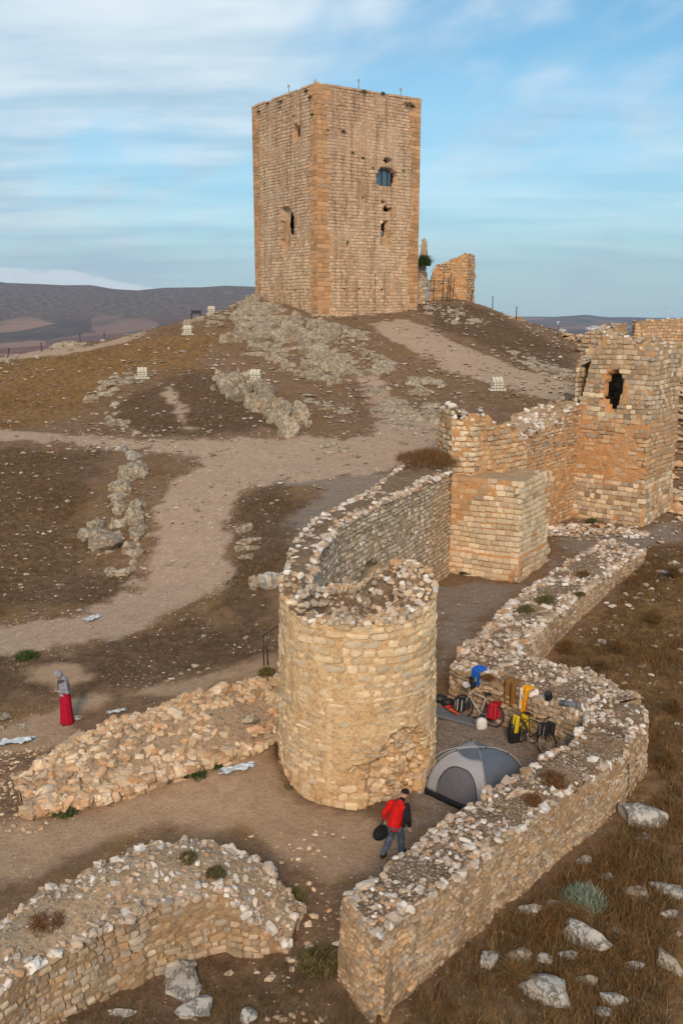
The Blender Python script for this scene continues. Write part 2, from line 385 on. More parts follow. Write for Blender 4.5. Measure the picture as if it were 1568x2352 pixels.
def sd_poly(x, y, P):   # signed distance (inside > 0) to polygon
    P = np.asarray(P)[:, :2]; d = np.full(x.shape, 1e9); ins = np.zeros(x.shape, bool)
    for i in range(len(P)):
        a, b = P[i], P[(i+1) % len(P)]; e = b-a; t = np.clip(((x-a[0])*e[0]+(y-a[1])*e[1])/(e@e+1e-9), 0, 1)
        d = np.minimum(d, np.hypot(x-a[0]-e[0]*t, y-a[1]-e[1]*t))
        c = ((a[1] <= y) & (b[1] > y)) | ((b[1] <= y) & (a[1] > y))
        if abs(e[1]) > 1e-9:
            xi = a[0]+(y-a[1])/e[1]*e[0]; ins ^= c & (x < xi)
    return np.where(ins, d, -d)
def gp(pts): return [G(*p)[:2] for p in pts]
PATHS = [gp([(-60,1440),(150,1420),(260,1385),(330,1330),(352,1250),(352,1170),(400,1110),(470,1070),(440,1050),(330,1032),(150,1020),(-60,1005),(-60,985),(200,1003),(330,1012),(440,1012),(560,1008),(700,1003),(860,1010),(1000,1030),(1000,1060),(900,1085),(760,1092),(640,1100),(560,1130),(530,1180),(520,1290),(500,1350),(420,1410),(300,1460),(150,1490),(-60,1502)]),
         gp([(850,745),(925,736),(1010,770),(1110,815),(1200,850),(1310,880),(1310,935),(1200,905),(1090,872),(990,828),(900,785)]),
         gp([(-60,845),(200,806),(330,772),(330,762),(200,798),(-60,832)]),
         gp([(378,880),(392,882),(412,920),(440,985),(420,985),(398,930)]),
         gp([(870,1010),(980,1035),(1040,1000),(1010,960),(940,930),(860,860),(820,850),(850,930)])]
EARTH = [gp([(110,1880),(300,1815),(600,1715),(660,1820),(800,1880),(900,1900),(850,2000),(760,2030),(660,1970),(560,1925),(380,1905),(200,1960),(60,2030),(-60,2040),(-60,1900)]),
         gp([(-60,1690),(60,1640),(200,1600),(420,1600),(625,1545),(625,1505),(480,1545),(300,1590),(180,1640),(150,1700),(60,1740),(-60,1760)]),
         gp([(60,1530),(160,1520),(210,1560),(150,1580),(60,1570)])]
GRAV = [gp([(1010,1350),(1060,1340),(1200,1345),(1280,1300),(1300,1270),(1230,1320),(1110,1430),(1035,1520),(1000,1560)]),
        gp([(1000,1620),(1080,1610),(1330,1690),(1100,1830),(960,1930),(880,2000),(860,1900),(960,1870)]),
        gp([(900,1085),(1000,1050),(1040,1030),(900,1150),(800,1180),(700,1240),(660,1220),(740,1130),(640,1105)]),
        gp([(1550,1200),(1568,1240),(1480,1260),(1300,1270),(1290,1220),(1470,1215)])]
DRY = [gp([(-60,845),(330,775),(520,760),(450,850),(300,860),(230,920),(100,980),(-60,990)]),
       gp([(-60,1040),(120,1045),(180,1200),(190,1300),(80,1330),(-60,1340)]),
       gp([(1500,1300),(1700,1250),(1800,2352),(1000,2352),(1250,2080),(1500,1800),(1490,1640),(1240,1510)])]
BLACK = [gp([(230,1905),(300,1860),(370,1845),(390,1880),(330,1920),(250,1930)]), gp([(-60,1980),(200,1955),(200,1975),(60,2020),(-60,2045)]),
         gp([(540,1140),(640,1108),(760,1190),(700,1280),(640,1330),(620,1400),(560,1440),(515,1400),(545,1290),(530,1200)]),
         gp([(-60,1030),(240,1040),(190,1180),(200,1300),(330,1345),(250,1375),(-60,1425)]),
         gp([(-60,1510),(150,1500),(420,1430),(620,1440),(600,1500),(420,1560),(240,1580),(-60,1620)]),
         gp([(960,700),(1130,716),(1310,800),(1310,860),(1200,830),(1080,780),(990,745)]),
         gp([(330,1000),(260,960),(300,900),(460,850),(600,900),(680,985),(560,990),(440,1000)])]
def masks(x, y):
    n = fbm(x*.9, y*.9, 0, 40, 5); n2 = fbm(x*3, y*3, 0, 44, 4)
    def m(L_, soft, jit):
        r = np.zeros(x.shape)
        for P in L_: r = np.maximum(r, sstep(sd_poly(x, y, P)+jit*n+jit*.4*n2, -soft, soft))
        return r
    near = sstep(y, 45, 20)
    path = m(PATHS, .22, .9); earth = m(EARTH, .25, .5); grav = m(GRAV, .5, .8); dry = m(DRY, .9, 1.2); blk = m(BLACK, .5, 1.0)
    return path, earth, grav, dry, blk
def court(x, y):    # inside of the enclosure, right of the curtain wall
    return sstep(x-np.interp(y, SY, SX), .2, .8)

# near ground: one fine sheet
def graded(a, b, s): return np.linspace(a, b, int(round((b-a)/s))+1)
gx = np.r_[graded(-50, -26, .8)[:-1], graded(-26, 28, .16)[:-1], graded(28, 50, .8)]
gy = np.r_[graded(5, 9, .4)[:-1], graded(9, 50, .15)[:-1], graded(50, 92, .24)[:-1], graded(92, 130, .8)]
X, Y = np.meshgrid(gx, gy); nx, ny = len(gx), len(gy)
Z = H(X, Y)
pth, ear, grv, dry, blk = masks(X.ravel(), Y.ravel())
Zr = Z.ravel() + (1-np.maximum(pth, ear)*.8)*(.045*fbm(X.ravel()*4, Y.ravel()*4, 0, 61, 4)) + .03*(1-pth)*sstep(fbm(X.ravel()*.8, Y.ravel()*.8, 0, 62, 3), .1, .4)
idx = np.arange(nx*ny).reshape(ny, nx)
F = np.stack([idx[:-1, :-1], idx[:-1, 1:], idx[1:, 1:], idx[1:, :-1]], -1).reshape(-1, 4)
m1 = np.c_[pth, ear, grv, np.ones(len(pth))]; m2 = np.c_[dry, blk, sstep(X.ravel()-np.interp(Y.ravel(), SY, SX), 0, 1), np.ones(len(pth))]

mg, t, b = pbsdf('ground_earth', 1.0, .05); MAT['ground'] = mg
pos = t.n('ShaderNodeNewGeometry').outputs['Position']
s1 = t.n('ShaderNodeSeparateColor'); t.l(t.n('ShaderNodeAttribute', attribute_name='m1').outputs['Color'], s1.inputs[0])
s2 = t.n('ShaderNodeSeparateColor'); t.l(t.n('ShaderNodeAttribute', attribute_name='m2').outputs['Color'], s2.inputs[0])
nA = t.noise(pos, .7, 8, .65); nB = t.noise(t.mapv(pos, loc=(7, 7, 0)), 3.2, 8, .7); nC = t.noise(t.mapv(pos, (1, 1, 1), (2, 9, 0)), 14, 6, .75)
soil = t.mix(t.rng(nB, .35, .68), (.150, .092, .055), (.25, .162, .10))
soil = t.mix(t.rng(nA, .5, .66, 0, 1, True), soil, (.21, .13, .062))
soil = t.mix(t.math('MULTIPLY', t.rng(nA, .36, .46, 1, 0, True), .8), soil, (.25, .165, .105))
dryc = t.mix(t.rng(nB, .35, .65), (.14, .075, .032), (.30, .18, .072))
c = t.mix(t.math('MULTIPLY', s2.outputs[0], t.rng(nA, .3, .55, .35, 1)), soil, dryc)
dk = t.mix(t.rng(nB, .4, .7), (.072, .046, .028), (.16, .105, .064))
c = t.mix(t.math('MULTIPLY', s2.outputs[1], .75), c, dk)
gr = t.mix(t.rng(nC, .35, .65), (.17, .135, .105), (.33, .275, .23))
c = t.mix(t.math('MULTIPLY', s1.outputs[2], .8), c, gr)
ea = t.mix(t.rng(nB, .3, .7), (.34, .225, .14), (.45, .32, .21))
c = t.mix(t.math('MULTIPLY', s1.outputs[1], .92), c, ea)
pa = t.mix(t.rng(nB, .3, .7), (.35, .245, .17), (.46, .34, .245)); pa = t.mix(t.math('MULTIPLY', t.rng(nC, .56, .7), .6), pa, (.50, .43, .37))
c = t.mix(t.math('MULTIPLY', s1.outputs[0], .95), c, pa)
# pebbles as relief and tone
vd = t.n('ShaderNodeTexVoronoi', feature='F1'); t.l(t.mapv(pos, (1, 1, 1)), vd.inputs['Vector']); vd.inputs['Scale'].default_value = 9
pb = t.math('MULTIPLY', t.rng(vd.outputs['Distance'], .16, .28, 1, 0), t.rng(t.n('ShaderNodeSeparateColor').outputs[0], 0, 1, 0, 1))
vs = t.n('ShaderNodeSeparateColor'); t.l(vd.outputs['Color'], vs.inputs[0])
pb = t.math('MULTIPLY', t.rng(vd.outputs['Distance'], .16, .28, 1, 0), t.rng(vs.outputs[0], .86, .90, 0, 1))
c = t.mix(t.math('MULTIPLY', pb, .8), c, t.mix(vs.outputs[1], (.34, .27, .21), (.58, .53, .46)))
c = t.mix(1.0, c, t.ramp(nC, [(.25, .66), (.5, 1), (.75, 1.25)]), 'MULTIPLY')
t.l(c, b.inputs['Base Color'])
bump(t, b, t.math('ADD', t.math('ADD', nC, t.math('MULTIPLY', nB, 1.5)), pb), .8, .05)
link('ground', mesh_np('ground', np.c_[X.ravel(), Y.ravel(), Zr], F, mg, True, {'m1': ('FLOAT_COLOR', m1), 'm2': ('FLOAT_COLOR', m2)}))['kind'] = 'structure'
from_grid = (gx, gy, Zr.reshape(ny, nx))
def GZ(x, y):   # exact height of the sheet
    x = np.atleast_1d(np.asarray(x, float)); y = np.atleast_1d(np.asarray(y, float)); g = from_grid
    i = np.clip(np.searchsorted(g[0], x)-1, 0, nx-2); j = np.clip(np.searchsorted(g[1], y)-1, 0, ny-2)
    fx = np.clip((x-g[0][i])/(g[0][i+1]-g[0][i]), 0, 1); fy = np.clip((y-g[1][j])/(g[1][j+1]-g[1][j]), 0, 1); Zg = g[2]
    return Zg[j, i]*(1-fx)*(1-fy)+Zg[j, i+1]*fx*(1-fy)+Zg[j+1, i]*(1-fx)*fy+Zg[j+1, i+1]*fx*fy
def gz(x, y): return float(GZ(x, y)[0])

# far country: polar sheet from behind the hill to the horizon ranges
na = 560; A = np.linspace(-50, 50, na)*math.pi/180; R = np.geomspace(100, 13000, 320)
AA, RR = np.meshgrid(A, R); FX, FY = RR*np.sin(AA), RR*np.cos(AA)
FZ = H(FX, FY, False); FZ = np.where((np.abs(FX) < 50) & (FY < 130), FZ-1.5, FZ)
idx = np.arange(FX.size).reshape(FX.shape); F = np.stack([idx[:-1, :-1], idx[:-1, 1:], idx[1:, 1:], idx[1:, :-1]], -1).reshape(-1, 4)[:, ::-1]
mf, t, b = pbsdf('far_land', 1.0, .02)
pos = t.n('ShaderNodeNewGeometry').outputs['Position']
flat = t.mapv(pos, (1, 1, 0))
fld = t.n('ShaderNodeTexVoronoi', feature='F1'); t.l(t.mapv(t.math('MULTIPLY', 1, 1) and flat, (.0042, .0020, 0), rot=(0, 0, .3)), fld.inputs['Vector']); fld.inputs['Scale'].default_value = 1
fs = t.n('ShaderNodeSeparateColor'); t.l(fld.outputs['Color'], fs.inputs[0])
fc = t.ramp(fs.outputs[0], [(0, (.22, .09, .055)), (.25, (.13, .065, .05)), (.5, (.34, .20, .13)), (.7, (.12, .075, .055)), (.85, (.06, .06, .035)), (1, (.42, .29, .19))])
rg = t.noise(t.mapv(flat, (.004, .002, 0)), 1.2, 8, .65)
scr = t.noise(flat, .03, 6, .7)
hillc = t.mix(t.rng(scr, .4, .62), (.24, .15, .10), (.040, .042, .030))
sz = t.n('ShaderNodeSeparateXYZ'); t.l(pos, sz.inputs[0])
hm = t.math('MAXIMUM', t.rng(sz.outputs[2], -70, -10, 0, 1, True), t.rng(rg, .52, .6, 0, .75, True))
cl = t.mix(hm, fc, hillc)
cl = t.mix(t.math('MULTIPLY', t.rng(t.noise(t.mapv(flat, (.008, .004, 0), (3, 1, 0)), 1.5, 6, .6), .62, .70, 0, 1, True), .7), cl, (.34, .25, .18))
t.l(cl, b.inputs['Base Color'])
link('far_hills', mesh_np('far_hills', np.c_[FX.ravel(), FY.ravel(), FZ.ravel()], F, mf, True))['kind'] = 'structure'
# ---------------------------------------------------------------- stones and masonry
def stone_variant(seed, roundness, jit, flat=0):
    r = np.random.default_rng(seed); P = []; ids = {}
    for x in (-1, 0, 1):
        for y in (-1, 0, 1):
            for z in (-1, 0, 1):
                if (x, y, z) == (0, 0, 0): continue
                ids[(x, y, z)] = len(P); p = np.array((x, y, z), float); n = abs(x)+abs(y)+abs(z)
                p *= {1: 1.0, 2: 1-.13*roundness, 3: 1-.28*roundness}[n]
                P.append(p*.5 + r.normal(0, jit, 3)*(1 if n > 1 else .6))
    F = []
    for ax in range(3):
        for sgn in (-1, 1):
            o = [a for a in range(3) if a != ax]
            for i in (-1, 0):
                for j in (-1, 0):
                    q = []
                    for (a, b_) in ((i, j), (i+1, j), (i+1, j+1), (i, j+1)):
                        k = [0, 0, 0]; k[ax] = sgn; k[o[0]] = a; k[o[1]] = b_; q.append(ids[tuple(k)])
                    flip = (sgn > 0) == (ax == 1)
                    F.append(q[::-1] if flip else q)
    return np.array(P), np.array(F)
VAR = {'block': [stone_variant(100+i, .32, .022) for i in range(10)], 'rough': [stone_variant(200+i, .7, .05) for i in range(14)],
       'lump': [stone_variant(300+i, 1.2, .09) for i in range(14)]}
_mesh_cache = {}
def var_mesh(kind, i, mat):
    k = (kind, i, mat)
    if k not in _mesh_cache:
        P, F_ = VAR[kind][i]; _mesh_cache[k] = mesh_np('stone', P, F_, MAT[mat], kind == 'lump' and i % 3 == 0)
    return _mesh_cache[k]
CAMP = np.array((0, 0, CAMZ))
def put_stones(root, L_, mat, name='stone', limit=290, joined=None):
    """L_: list of (M3x3 columns = scaled axes, position, kind, variant[, mat]). Nearest ones are parts, the rest one joined part."""
    if not L_: return
    base = np.array(root.location) if root is not None else np.zeros(3)
    def size(s):
        d = np.linalg.norm(s[1]-CAMP); n = s[0][:, 1]; vis = 1
        return -np.linalg.norm(s[0], axis=0).prod()**(1/3)/d*vis*s_vis(s)
    def s_vis(s):
        X_ = s[1]; zc = X_[1]*math.cos(PITCH)+(CAMZ-X_[2])*math.sin(PITCH)
        u = X_[0]/zc*FL; v = -(X_[1]*math.sin(PITCH) - (CAMZ-X_[2])*math.cos(PITCH))/zc*FL
        ins = abs(u) < 800 and abs(v) < 1200
        if len(s) > 5 and s[5] is not None: ins = ins and np.dot(s[5], CAMP-X_) > 0
        return 1 if ins else .01
    L_ = sorted(L_, key=size)
    for M, p, kind, v, *rest in L_[:limit]:
        mt = rest[0] if rest and rest[0] else mat
        o = bpy.data.objects.new(name, var_mesh(kind, v, mt)); COL.objects.link(o); o.parent = root
        mm = Matrix(((M[0, 0], M[0, 1], M[0, 2], p[0]-base[0]), (M[1, 0], M[1, 1], M[1, 2], p[1]-base[1]), (M[2, 0], M[2, 1], M[2, 2], p[2]-base[2]), (0, 0, 0, 1)))
        o.matrix_basis = mm
    rest_ = L_[limit:]
    if rest_:
        by = {}
        for s in rest_: by.setdefault((s[4] if len(s) > 4 and s[4] else mat), []).append(s)
        mats = list(by); V = []; Fq = []; Rn = []; MI = []; n = 0
        for mi, mt in enumerate(mats):
            for s in by[mt]:
                P, F_ = VAR[s[2]][s[3]]; V.append(P @ s[0].T + (s[1]-base)); Fq.append(F_+n); n += len(P)
                Rn.append(np.full(len(P), random.random())); MI.append(np.full(len(F_), mi, np.int32))
        me = mesh_np(name, np.concatenate(V), np.concatenate(Fq), None, False, {'rnd': ('FLOAT', np.concatenate(Rn))})
        for mt in mats: me.materials.append(MAT[mt])
        me.polygons.foreach_set('material_index', np.concatenate(MI))
        o = link(joined or name, me, root); o['kind'] = 'stuff'
def rotm(ax, ang):
    return np.array(Matrix.Rotation(ang, 3, Vector(ax)))
def frame(tan, up, w_, d_, h_, jit=.03):
    tan = np.asarray(tan, float); nrm = np.array((tan[1], -tan[0], 0.)); up = np.array((0., 0., 1.))
    M = np.stack([tan*w_, -nrm*d_, up*h_], 1)
    if jit:
        a, b_, c_ = random.gauss(0, jit), random.gauss(0, jit), random.gauss(0, jit); k = nrm*a+tan*b_+up*c_
        M = M + np.array(((0, -k[2], k[1]), (k[2], 0, -k[0]), (-k[1], k[0], 0))) @ M
    return M
class Poly:
    """polyline in plan; outward side is to the right of travel"""
    def __init__(s, pts, closed=False):
        P = [np.asarray(p, float)[:2] for p in pts]
        if closed: P = P+[P[0]]
        s.P = np.array(P); d = np.diff(s.P, axis=0); s.seg = np.hypot(d[:, 0], d[:, 1]); s.S = np.r_[0, np.cumsum(s.seg)]; s.L = s.S[-1]; s.d = d/s.seg[:, None]
    def at(s, u):
        u = min(max(u, 0), s.L-1e-6); i = min(np.searchsorted(s.S, u, 'right')-1, len(s.seg)-1)
        t_ = s.d[i]; return s.P[i]+t_*(u-s.S[i]), t_
    def atv(s, u):
        u = np.clip(u, 0, s.L-1e-6); i = np.clip(np.searchsorted(s.S, u, 'right')-1, 0, len(s.seg)-1)
        return s.P[i]+s.d[i]*(u-s.S[i])[:, None], s.d[i]
def nrm_of(t_): return np.array((t_[1], -t_[0]))
def wall_face(poly, zb, zt, du=.12, dz_=.12, depth=None, batter=None, rough=.03, seed=1, core=-.06):
    """displaced grid behind the stones. zb, zt: functions of u (arrays)."""
    nu = max(2, int(poly.L/du)); us = np.unique(np.r_[np.linspace(0, poly.L, nu), poly.S])
    B, T = zb(us), zt(us); zmax = T.max(); nz = max(2, int((zmax-B.min())/dz_))
    f = np.linspace(0, 1, nz); Zs = B[:, None]+(T-B)[:, None]*f[None]
    p, t_ = poly.atv(us); nv = np.c_[t_[:, 1], -t_[:, 0]]
    # average normals at corners
    for i, u in enumerate(us):
        k = np.where(np.abs(poly.S-u) < 1e-9)[0]
        if len(k) and 0 < k[0] < len(poly.seg):
            a, b_ = nrm_of(poly.d[k[0]-1]), nrm_of(poly.d[k[0]]); m = a+b_; m /= np.linalg.norm(m); nv[i] = m/max(.5, m@b_)
    UU = np.repeat(us[:, None], nz, 1)
    off = core + rough*fbm(UU*3, Zs*3, 0, seed, 4)
    if depth is not None: dd_ = np.minimum(depth(UU, Zs), .42); off = off - dd_; D_ravel = np.broadcast_to(dd_, Zs.shape).ravel()
    off = off + .042*sstep(fbm(UU*.7, Zs*.9, 0, seed+50, 4), .0, .3)
    if batter is not None: off = off + batter(Zs)
    V = np.stack([p[:, 0, None]+nv[:, 0, None]*off, p[:, 1, None]+nv[:, 1, None]*off, Zs], -1).reshape(-1, 3)
    idx = np.arange(len(us)*nz).reshape(len(us), nz)
    F_ = np.stack([idx[:-1, :-1], idx[1:, :-1], idx[1:, 1:], idx[:-1, 1:]], -1).reshape(-1, 4)
    if depth is not None: F_ = F_[~(D_ravel[F_].min(1) > .415)]       # openings go through into the hollow inside
    return V, F_, idx
def face_stones(poly, zb, zt, h=(.18, .26), w_=(.2, .4), d_=.16, kind='rough', gap=.015, jit=.03, depth=None, batter=None, skip=None, prot=.02, omit=0.0, mat=None, u0=0, u1=None, wave=.03, seed=0):
    rr = random.Random(seed); out = []; u1 = poly.L if u1 is None else u1
    ua = np.linspace(u0, u1, 200); zmin = float(zb(ua).min()); zmax = float(zt(ua).max()); z = zmin-.05
    UB = np.linspace(0, poly.L, 400); TB, TT = zb(UB), zt(UB); UBl = poly.L/399
    if depth is not None:
        gu = np.arange(0, poly.L+.08, .06); gzz = np.arange(zmin-.4, zmax+.5, .06); DG = np.broadcast_to(depth(gu[:, None], gzz[None]), (len(gu), len(gzz)))
        dl = lambda u_, z_: float(DG[min(len(gu)-1, max(0, int(u_/.06+.5))), min(len(gzz)-1, max(0, int((z_-gzz[0])/.06+.5)))])
    else: dl = lambda u_, z_: 0.0
    n = len(VAR[kind])
    while z < zmax:
        hh = rr.uniform(*h); u = u0 - rr.random()*w_[0]
        while u < u1:
            ww = rr.uniform(*w_)*rr.choice((.62, .85, 1, 1, 1, 1.2, 1.5)); a, b_ = u, min(u+ww, u1); u += ww
            if b_-max(a, u0) < .07: continue
            a = max(a, u0); uc = (a+b_)/2; ww2 = b_-a
            # keep within straight runs at corners
            zc = z+hh/2 + wave*math.sin(uc*1.7+z)*1.0
            ki = int(uc/UBl+.5); B = TB[ki]; T = TT[ki]
            if zc+hh*.2 > T+rr.uniform(-.04, .10) or zc < B-hh*.6: continue
            if rr.random() < omit: continue
            dv = dl(uc, zc) if depth is None else max(dl(uc, zc), dl(uc-ww2*.3, zc), dl(uc+ww2*.3, zc))
            if skip and skip(uc, zc, dv): continue
            p, t_ = poly.at(uc); nv = nrm_of(t_); off = rr.uniform(-prot, prot) - d_*.35
            off -= dv
            if batter is not None: off += float(batter(zc))
            hs = hh*rr.uniform(.78, 1.08) - gap
            M = frame((t_[0], t_[1], 0), (0, 0, 1), (ww2-gap)*1.02, d_, hs, jit)
            out.append((M, np.array((p[0]+nv[0]*off, p[1]+nv[1]*off, zc)), kind, rr.randrange(n), mat, np.array((nv[0], nv[1], .05))))
        z += hh
    return out
def rot_random(rr, flat=.4):
    return np.array(Euler((rr.gauss(0, flat), rr.gauss(0, flat), rr.uniform(0, 6.28))).to_matrix())
def loose(p, s, rr, kind='lump', flat=.4, mat=None, asp=(.65, 1.0, .6)):
    M = rot_random(rr, flat) @ np.diag([s*asp[1]*rr.uniform(.8, 1.3), s*asp[0]*rr.uniform(.8, 1.3), s*asp[2]*rr.uniform(.7, 1.2)])
    return (M, np.asarray(p, float), kind, rr.randrange(len(VAR[kind])), mat, None)

OC_V = np.array([(1, 0, 0), (0, 1, 0), (-1, 0, 0), (0, -1, 0), (0, 0, .75), (0, 0, -.6), (.6, .6, .4), (-.6, .55, .35), (-.55, -.6, .4), (.6, -.55, .35)])*.5
OC_F = np.array([(0, 6, 9), (1, 7, 6), (2, 8, 7), (3, 9, 8), (6, 7, 4), (7, 8, 4), (8, 9, 4), (9, 6, 4), (0, 1, 6), (1, 2, 7), (2, 3, 8), (3, 0, 9)])
def octa(P, s, r):     # many small angular pebbles, 12 triangles each
    n = len(P); V = OC_V[None]*(1+.35*(r.random((n, 10, 1))-.5))+r.normal(0, .06, (n, 10, 3)); a = r.uniform(0, 6.28, n); ca, sa = np.cos(a)[:, None], np.sin(a)[:, None]
    V = V*s[:, None, None]*np.stack([r.uniform(.8, 1.5, n), r.uniform(.7, 1.1, n), r.uniform(.5, .9, n)], 1)[:, None]
    X_ = V[..., 0]*ca-V[..., 1]*sa+P[:, 0:1]; Y_ = V[..., 0]*sa+V[..., 1]*ca+P[:, 1:2]; Z_ = V[..., 2]+P[:, 2:3]
    return np.stack([X_, Y_, Z_], -1).reshape(-1, 3), (OC_F[None]+np.arange(n)[:, None, None]*10).reshape(-1, 3), np.repeat(r.random(n), 10)
def low_wall(name, label, pairs, mats, seed, h=(.13, .2), w_=(.14, .3), top_n=9.0, top_s=(.09, .24), cap0=True, cap1=True, group=None, zb_off=-.25, kind='rough', topmat='rubble_stone', hump=.1, ztfun=None, d_=.16, limit=290, lim_top=290, batter_k=.0, face=(1, 1), omit=0.02, topmix=None, matfn=None):
    """pairs: [(inner xyz, outer xyz)] along the wall; z of the points = top. inner on the left of travel, outer on the right."""
    I = np.array([p[0] for p in pairs]); O = np.array([p[1] for p in pairs]); rr = random.Random(seed)
    mid = (I+O)/2; S = np.r_[0, np.cumsum(np.hypot(*np.diff(mid[:, :2], axis=0).T))]
    n = max(3, int(S[-1]/.22)); s = np.linspace(0, S[-1], n)
    Ir = np.stack([np.interp(s, S, I[:, k]) for k in range(3)], 1); Or = np.stack([np.interp(s, S, O[:, k]) for k in range(3)], 1)
    # smooth in plan a little
    for _ in range(2):
        Ir[1:-1] = (Ir[:-2]+2*Ir[1:-1]+Ir[2:])/4; Or[1:-1] = (Or[:-2]+2*Or[1:-1]+Or[2:])/4
    c0 = mid.mean(0); root = thing(name, label, 'wall', (c0[0], c0[1], gz(c0[0], c0[1])), 0, group); base = np.array(root.location)
    rag_i = .18*fbm(s*1.1, 0*s, 0, seed, 4)+.12*fbm(s*4, 0*s, 0, seed+1, 2); rag_o = .18*fbm(s*1.1, 0*s+9, 0, seed, 4)+.12*fbm(s*4, 0*s, 0, seed+2, 2)
    cut_i, cut_o = .10*fbm(s*2.2, 0*s+3, 0, seed+8, 3), .10*fbm(s*2.2, 0*s+5, 0, seed+9, 3); ac = Or[:, :2]-Ir[:, :2]; ac = ac/np.linalg.norm(ac, axis=1)[:, None]; Ir[:, :2] += ac*cut_i[:, None]; Or[:, :2] += ac*cut_o[:, None]
    Ir[:, 2] += rag_i; Or[:, 2] += rag_o
    # core body: top sheet + faces
    K = 9; f = np.linspace(0, 1, K); T = Ir[:, None]*(1-f)[None, :, None]+Or[:, None]*f[None, :, None]
    T[:, :, 2] += (hump*np.sin(f*math.pi))[None]*(1+.8*fbm(s*.8, 0*s, 0, seed+5, 3))[:, None] + .05*fbm(T[:, :, 0]*3, T[:, :, 1]*3, 0, seed+6, 3)
    idx = np.arange(n*K).reshape(n, K); Ft = np.stack([idx[:-1, :-1], idx[:-1, 1:], idx[1:, 1:], idx[1:, :-1]], -1).reshape(-1, 4)[:, ::-1]
    link('rubble_core', mesh_np('rubble_core', T.reshape(-1, 3)-base, Ft, MAT[mats[2]], True), root)
    # closed outline: outer forward, end cap, inner backward, start cap; outward must be on the right of travel
    out = []; V_, F_, nV = [], [], 0
    def add_face(P3):
        nonlocal nV, out
        P3 = np.array(P3); keep = [0]+[i for i in range(1, len(P3)) if np.hypot(*(P3[i, :2]-P3[i-1, :2])) > 1e-4]; P3 = P3[keep]
        if len(P3) < 2: return
        po = Poly(P3[:, :2]); zt = lambda u: np.interp(u, po.S, P3[:, 2])
        zb = lambda u: GZ(*po.atv(np.asarray(u, float))[0].T)+zb_off
        bt = (lambda z: batter_k*np.clip(2-z, 0, 4)) if batter_k else None
        v, fc, _ = wall_face(po, zb, zt, .16, .14, None, bt, .05, seed, -.03); V_.append(v-base); F_.append(fc+nV); nV += len(v)
        out += face_stones(po, zb, lambda u: zt(u)-.02, h, w_, d_, kind, jit=.07, prot=.03, omit=omit, batter=bt, seed=seed+len(V_), wave=.04)
    if face[1]: add_face(Or)
    if cap1: add_face([Or[-1], (Or[-1]+Ir[-1])/2+np.array((0, 0, hump)), Ir[-1]])
    if face[0]: add_face(Ir[::-1])
    if cap0: add_face([Ir[0], (Or[0]+Ir[0])/2+np.array((0, 0, hump)), Or[0]])
    link('mortar', mesh_np('mortar', np.concatenate(V_), np.concatenate(F_), MAT[mats[1]], True), root)
    if matfn: out = [(s_[0], s_[1], s_[2], s_[3], matfn(s_[1]), s_[5]) for s_ in out]
    put_stones(root, out, mats[0], 'stone', limit)
    tops = []
    area = sum(np.linalg.norm(Ir[i+1, :2]-Ir[i, :2])*np.linalg.norm((Ir[i]-Or[i])[:2]) for i in range(n-1))
    PN = fbm(T[:, :, 0]*.9, T[:, :, 1]*.9, 0, seed+77, 2)
    for k in range(int(area*top_n)):
        i = rr.random()*(n-1.001); a = int(i); fr = i-a; e = rr.random(); e = e if rr.random() > .35 else (rr.random()**3*.3 if rr.random() < .5 else 1-rr.random()**3*.3)
        j = min(K-2, int(e*(K-1))); ff = e*(K-1)-j
        p = (T[a, j]*(1-ff)+T[a, j+1]*ff)*(1-fr)+(T[a+1, j]*(1-ff)+T[a+1, j+1]*ff)*fr
        # patches of bare soil between the stones
        if PN[a, j] > .22 and .12 < e < .88: continue
        sz = rr.uniform(*top_s)*(1.25 if e < .12 or e > .88 else 1)*(1 if rr.random() > .08 else 1.5)
        p = p+np.array((0, 0, sz*.03)); tops.append(loose(p, sz, rr, 'lump' if rr.random() < .5 else 'rough', .3, topmix(e) if topmix else None))
    put_stones(root, tops, topmat, 'rubble_stone', lim_top)
    r = np.random.default_rng(seed); ng = int(area*170); ii = r.random(ng)*(n-1.001); jj = r.random(ng)*(K-1.001); a, b_ = ii.astype(int), jj.astype(int); fa, fb = (ii-a)[:, None], (jj-b_)[:, None]
    P = (T[a, b_]*(1-fb)+T[a, b_+1]*fb)*(1-fa)+(T[a+1, b_]*(1-fb)+T[a+1, b_+1]*fb)*fa
    V, Fx, c = octa(P+np.array((0, 0, .005)), r.uniform(.02, .07, ng)*r.uniform(.6, 1.3, ng), r)
    link('gravel', mesh_np('gravel', V-base, Fx, MAT['pebble_stone'], False, {'rnd': ('FLOAT', c)}), root)['kind'] = 'stuff'
    return root, T
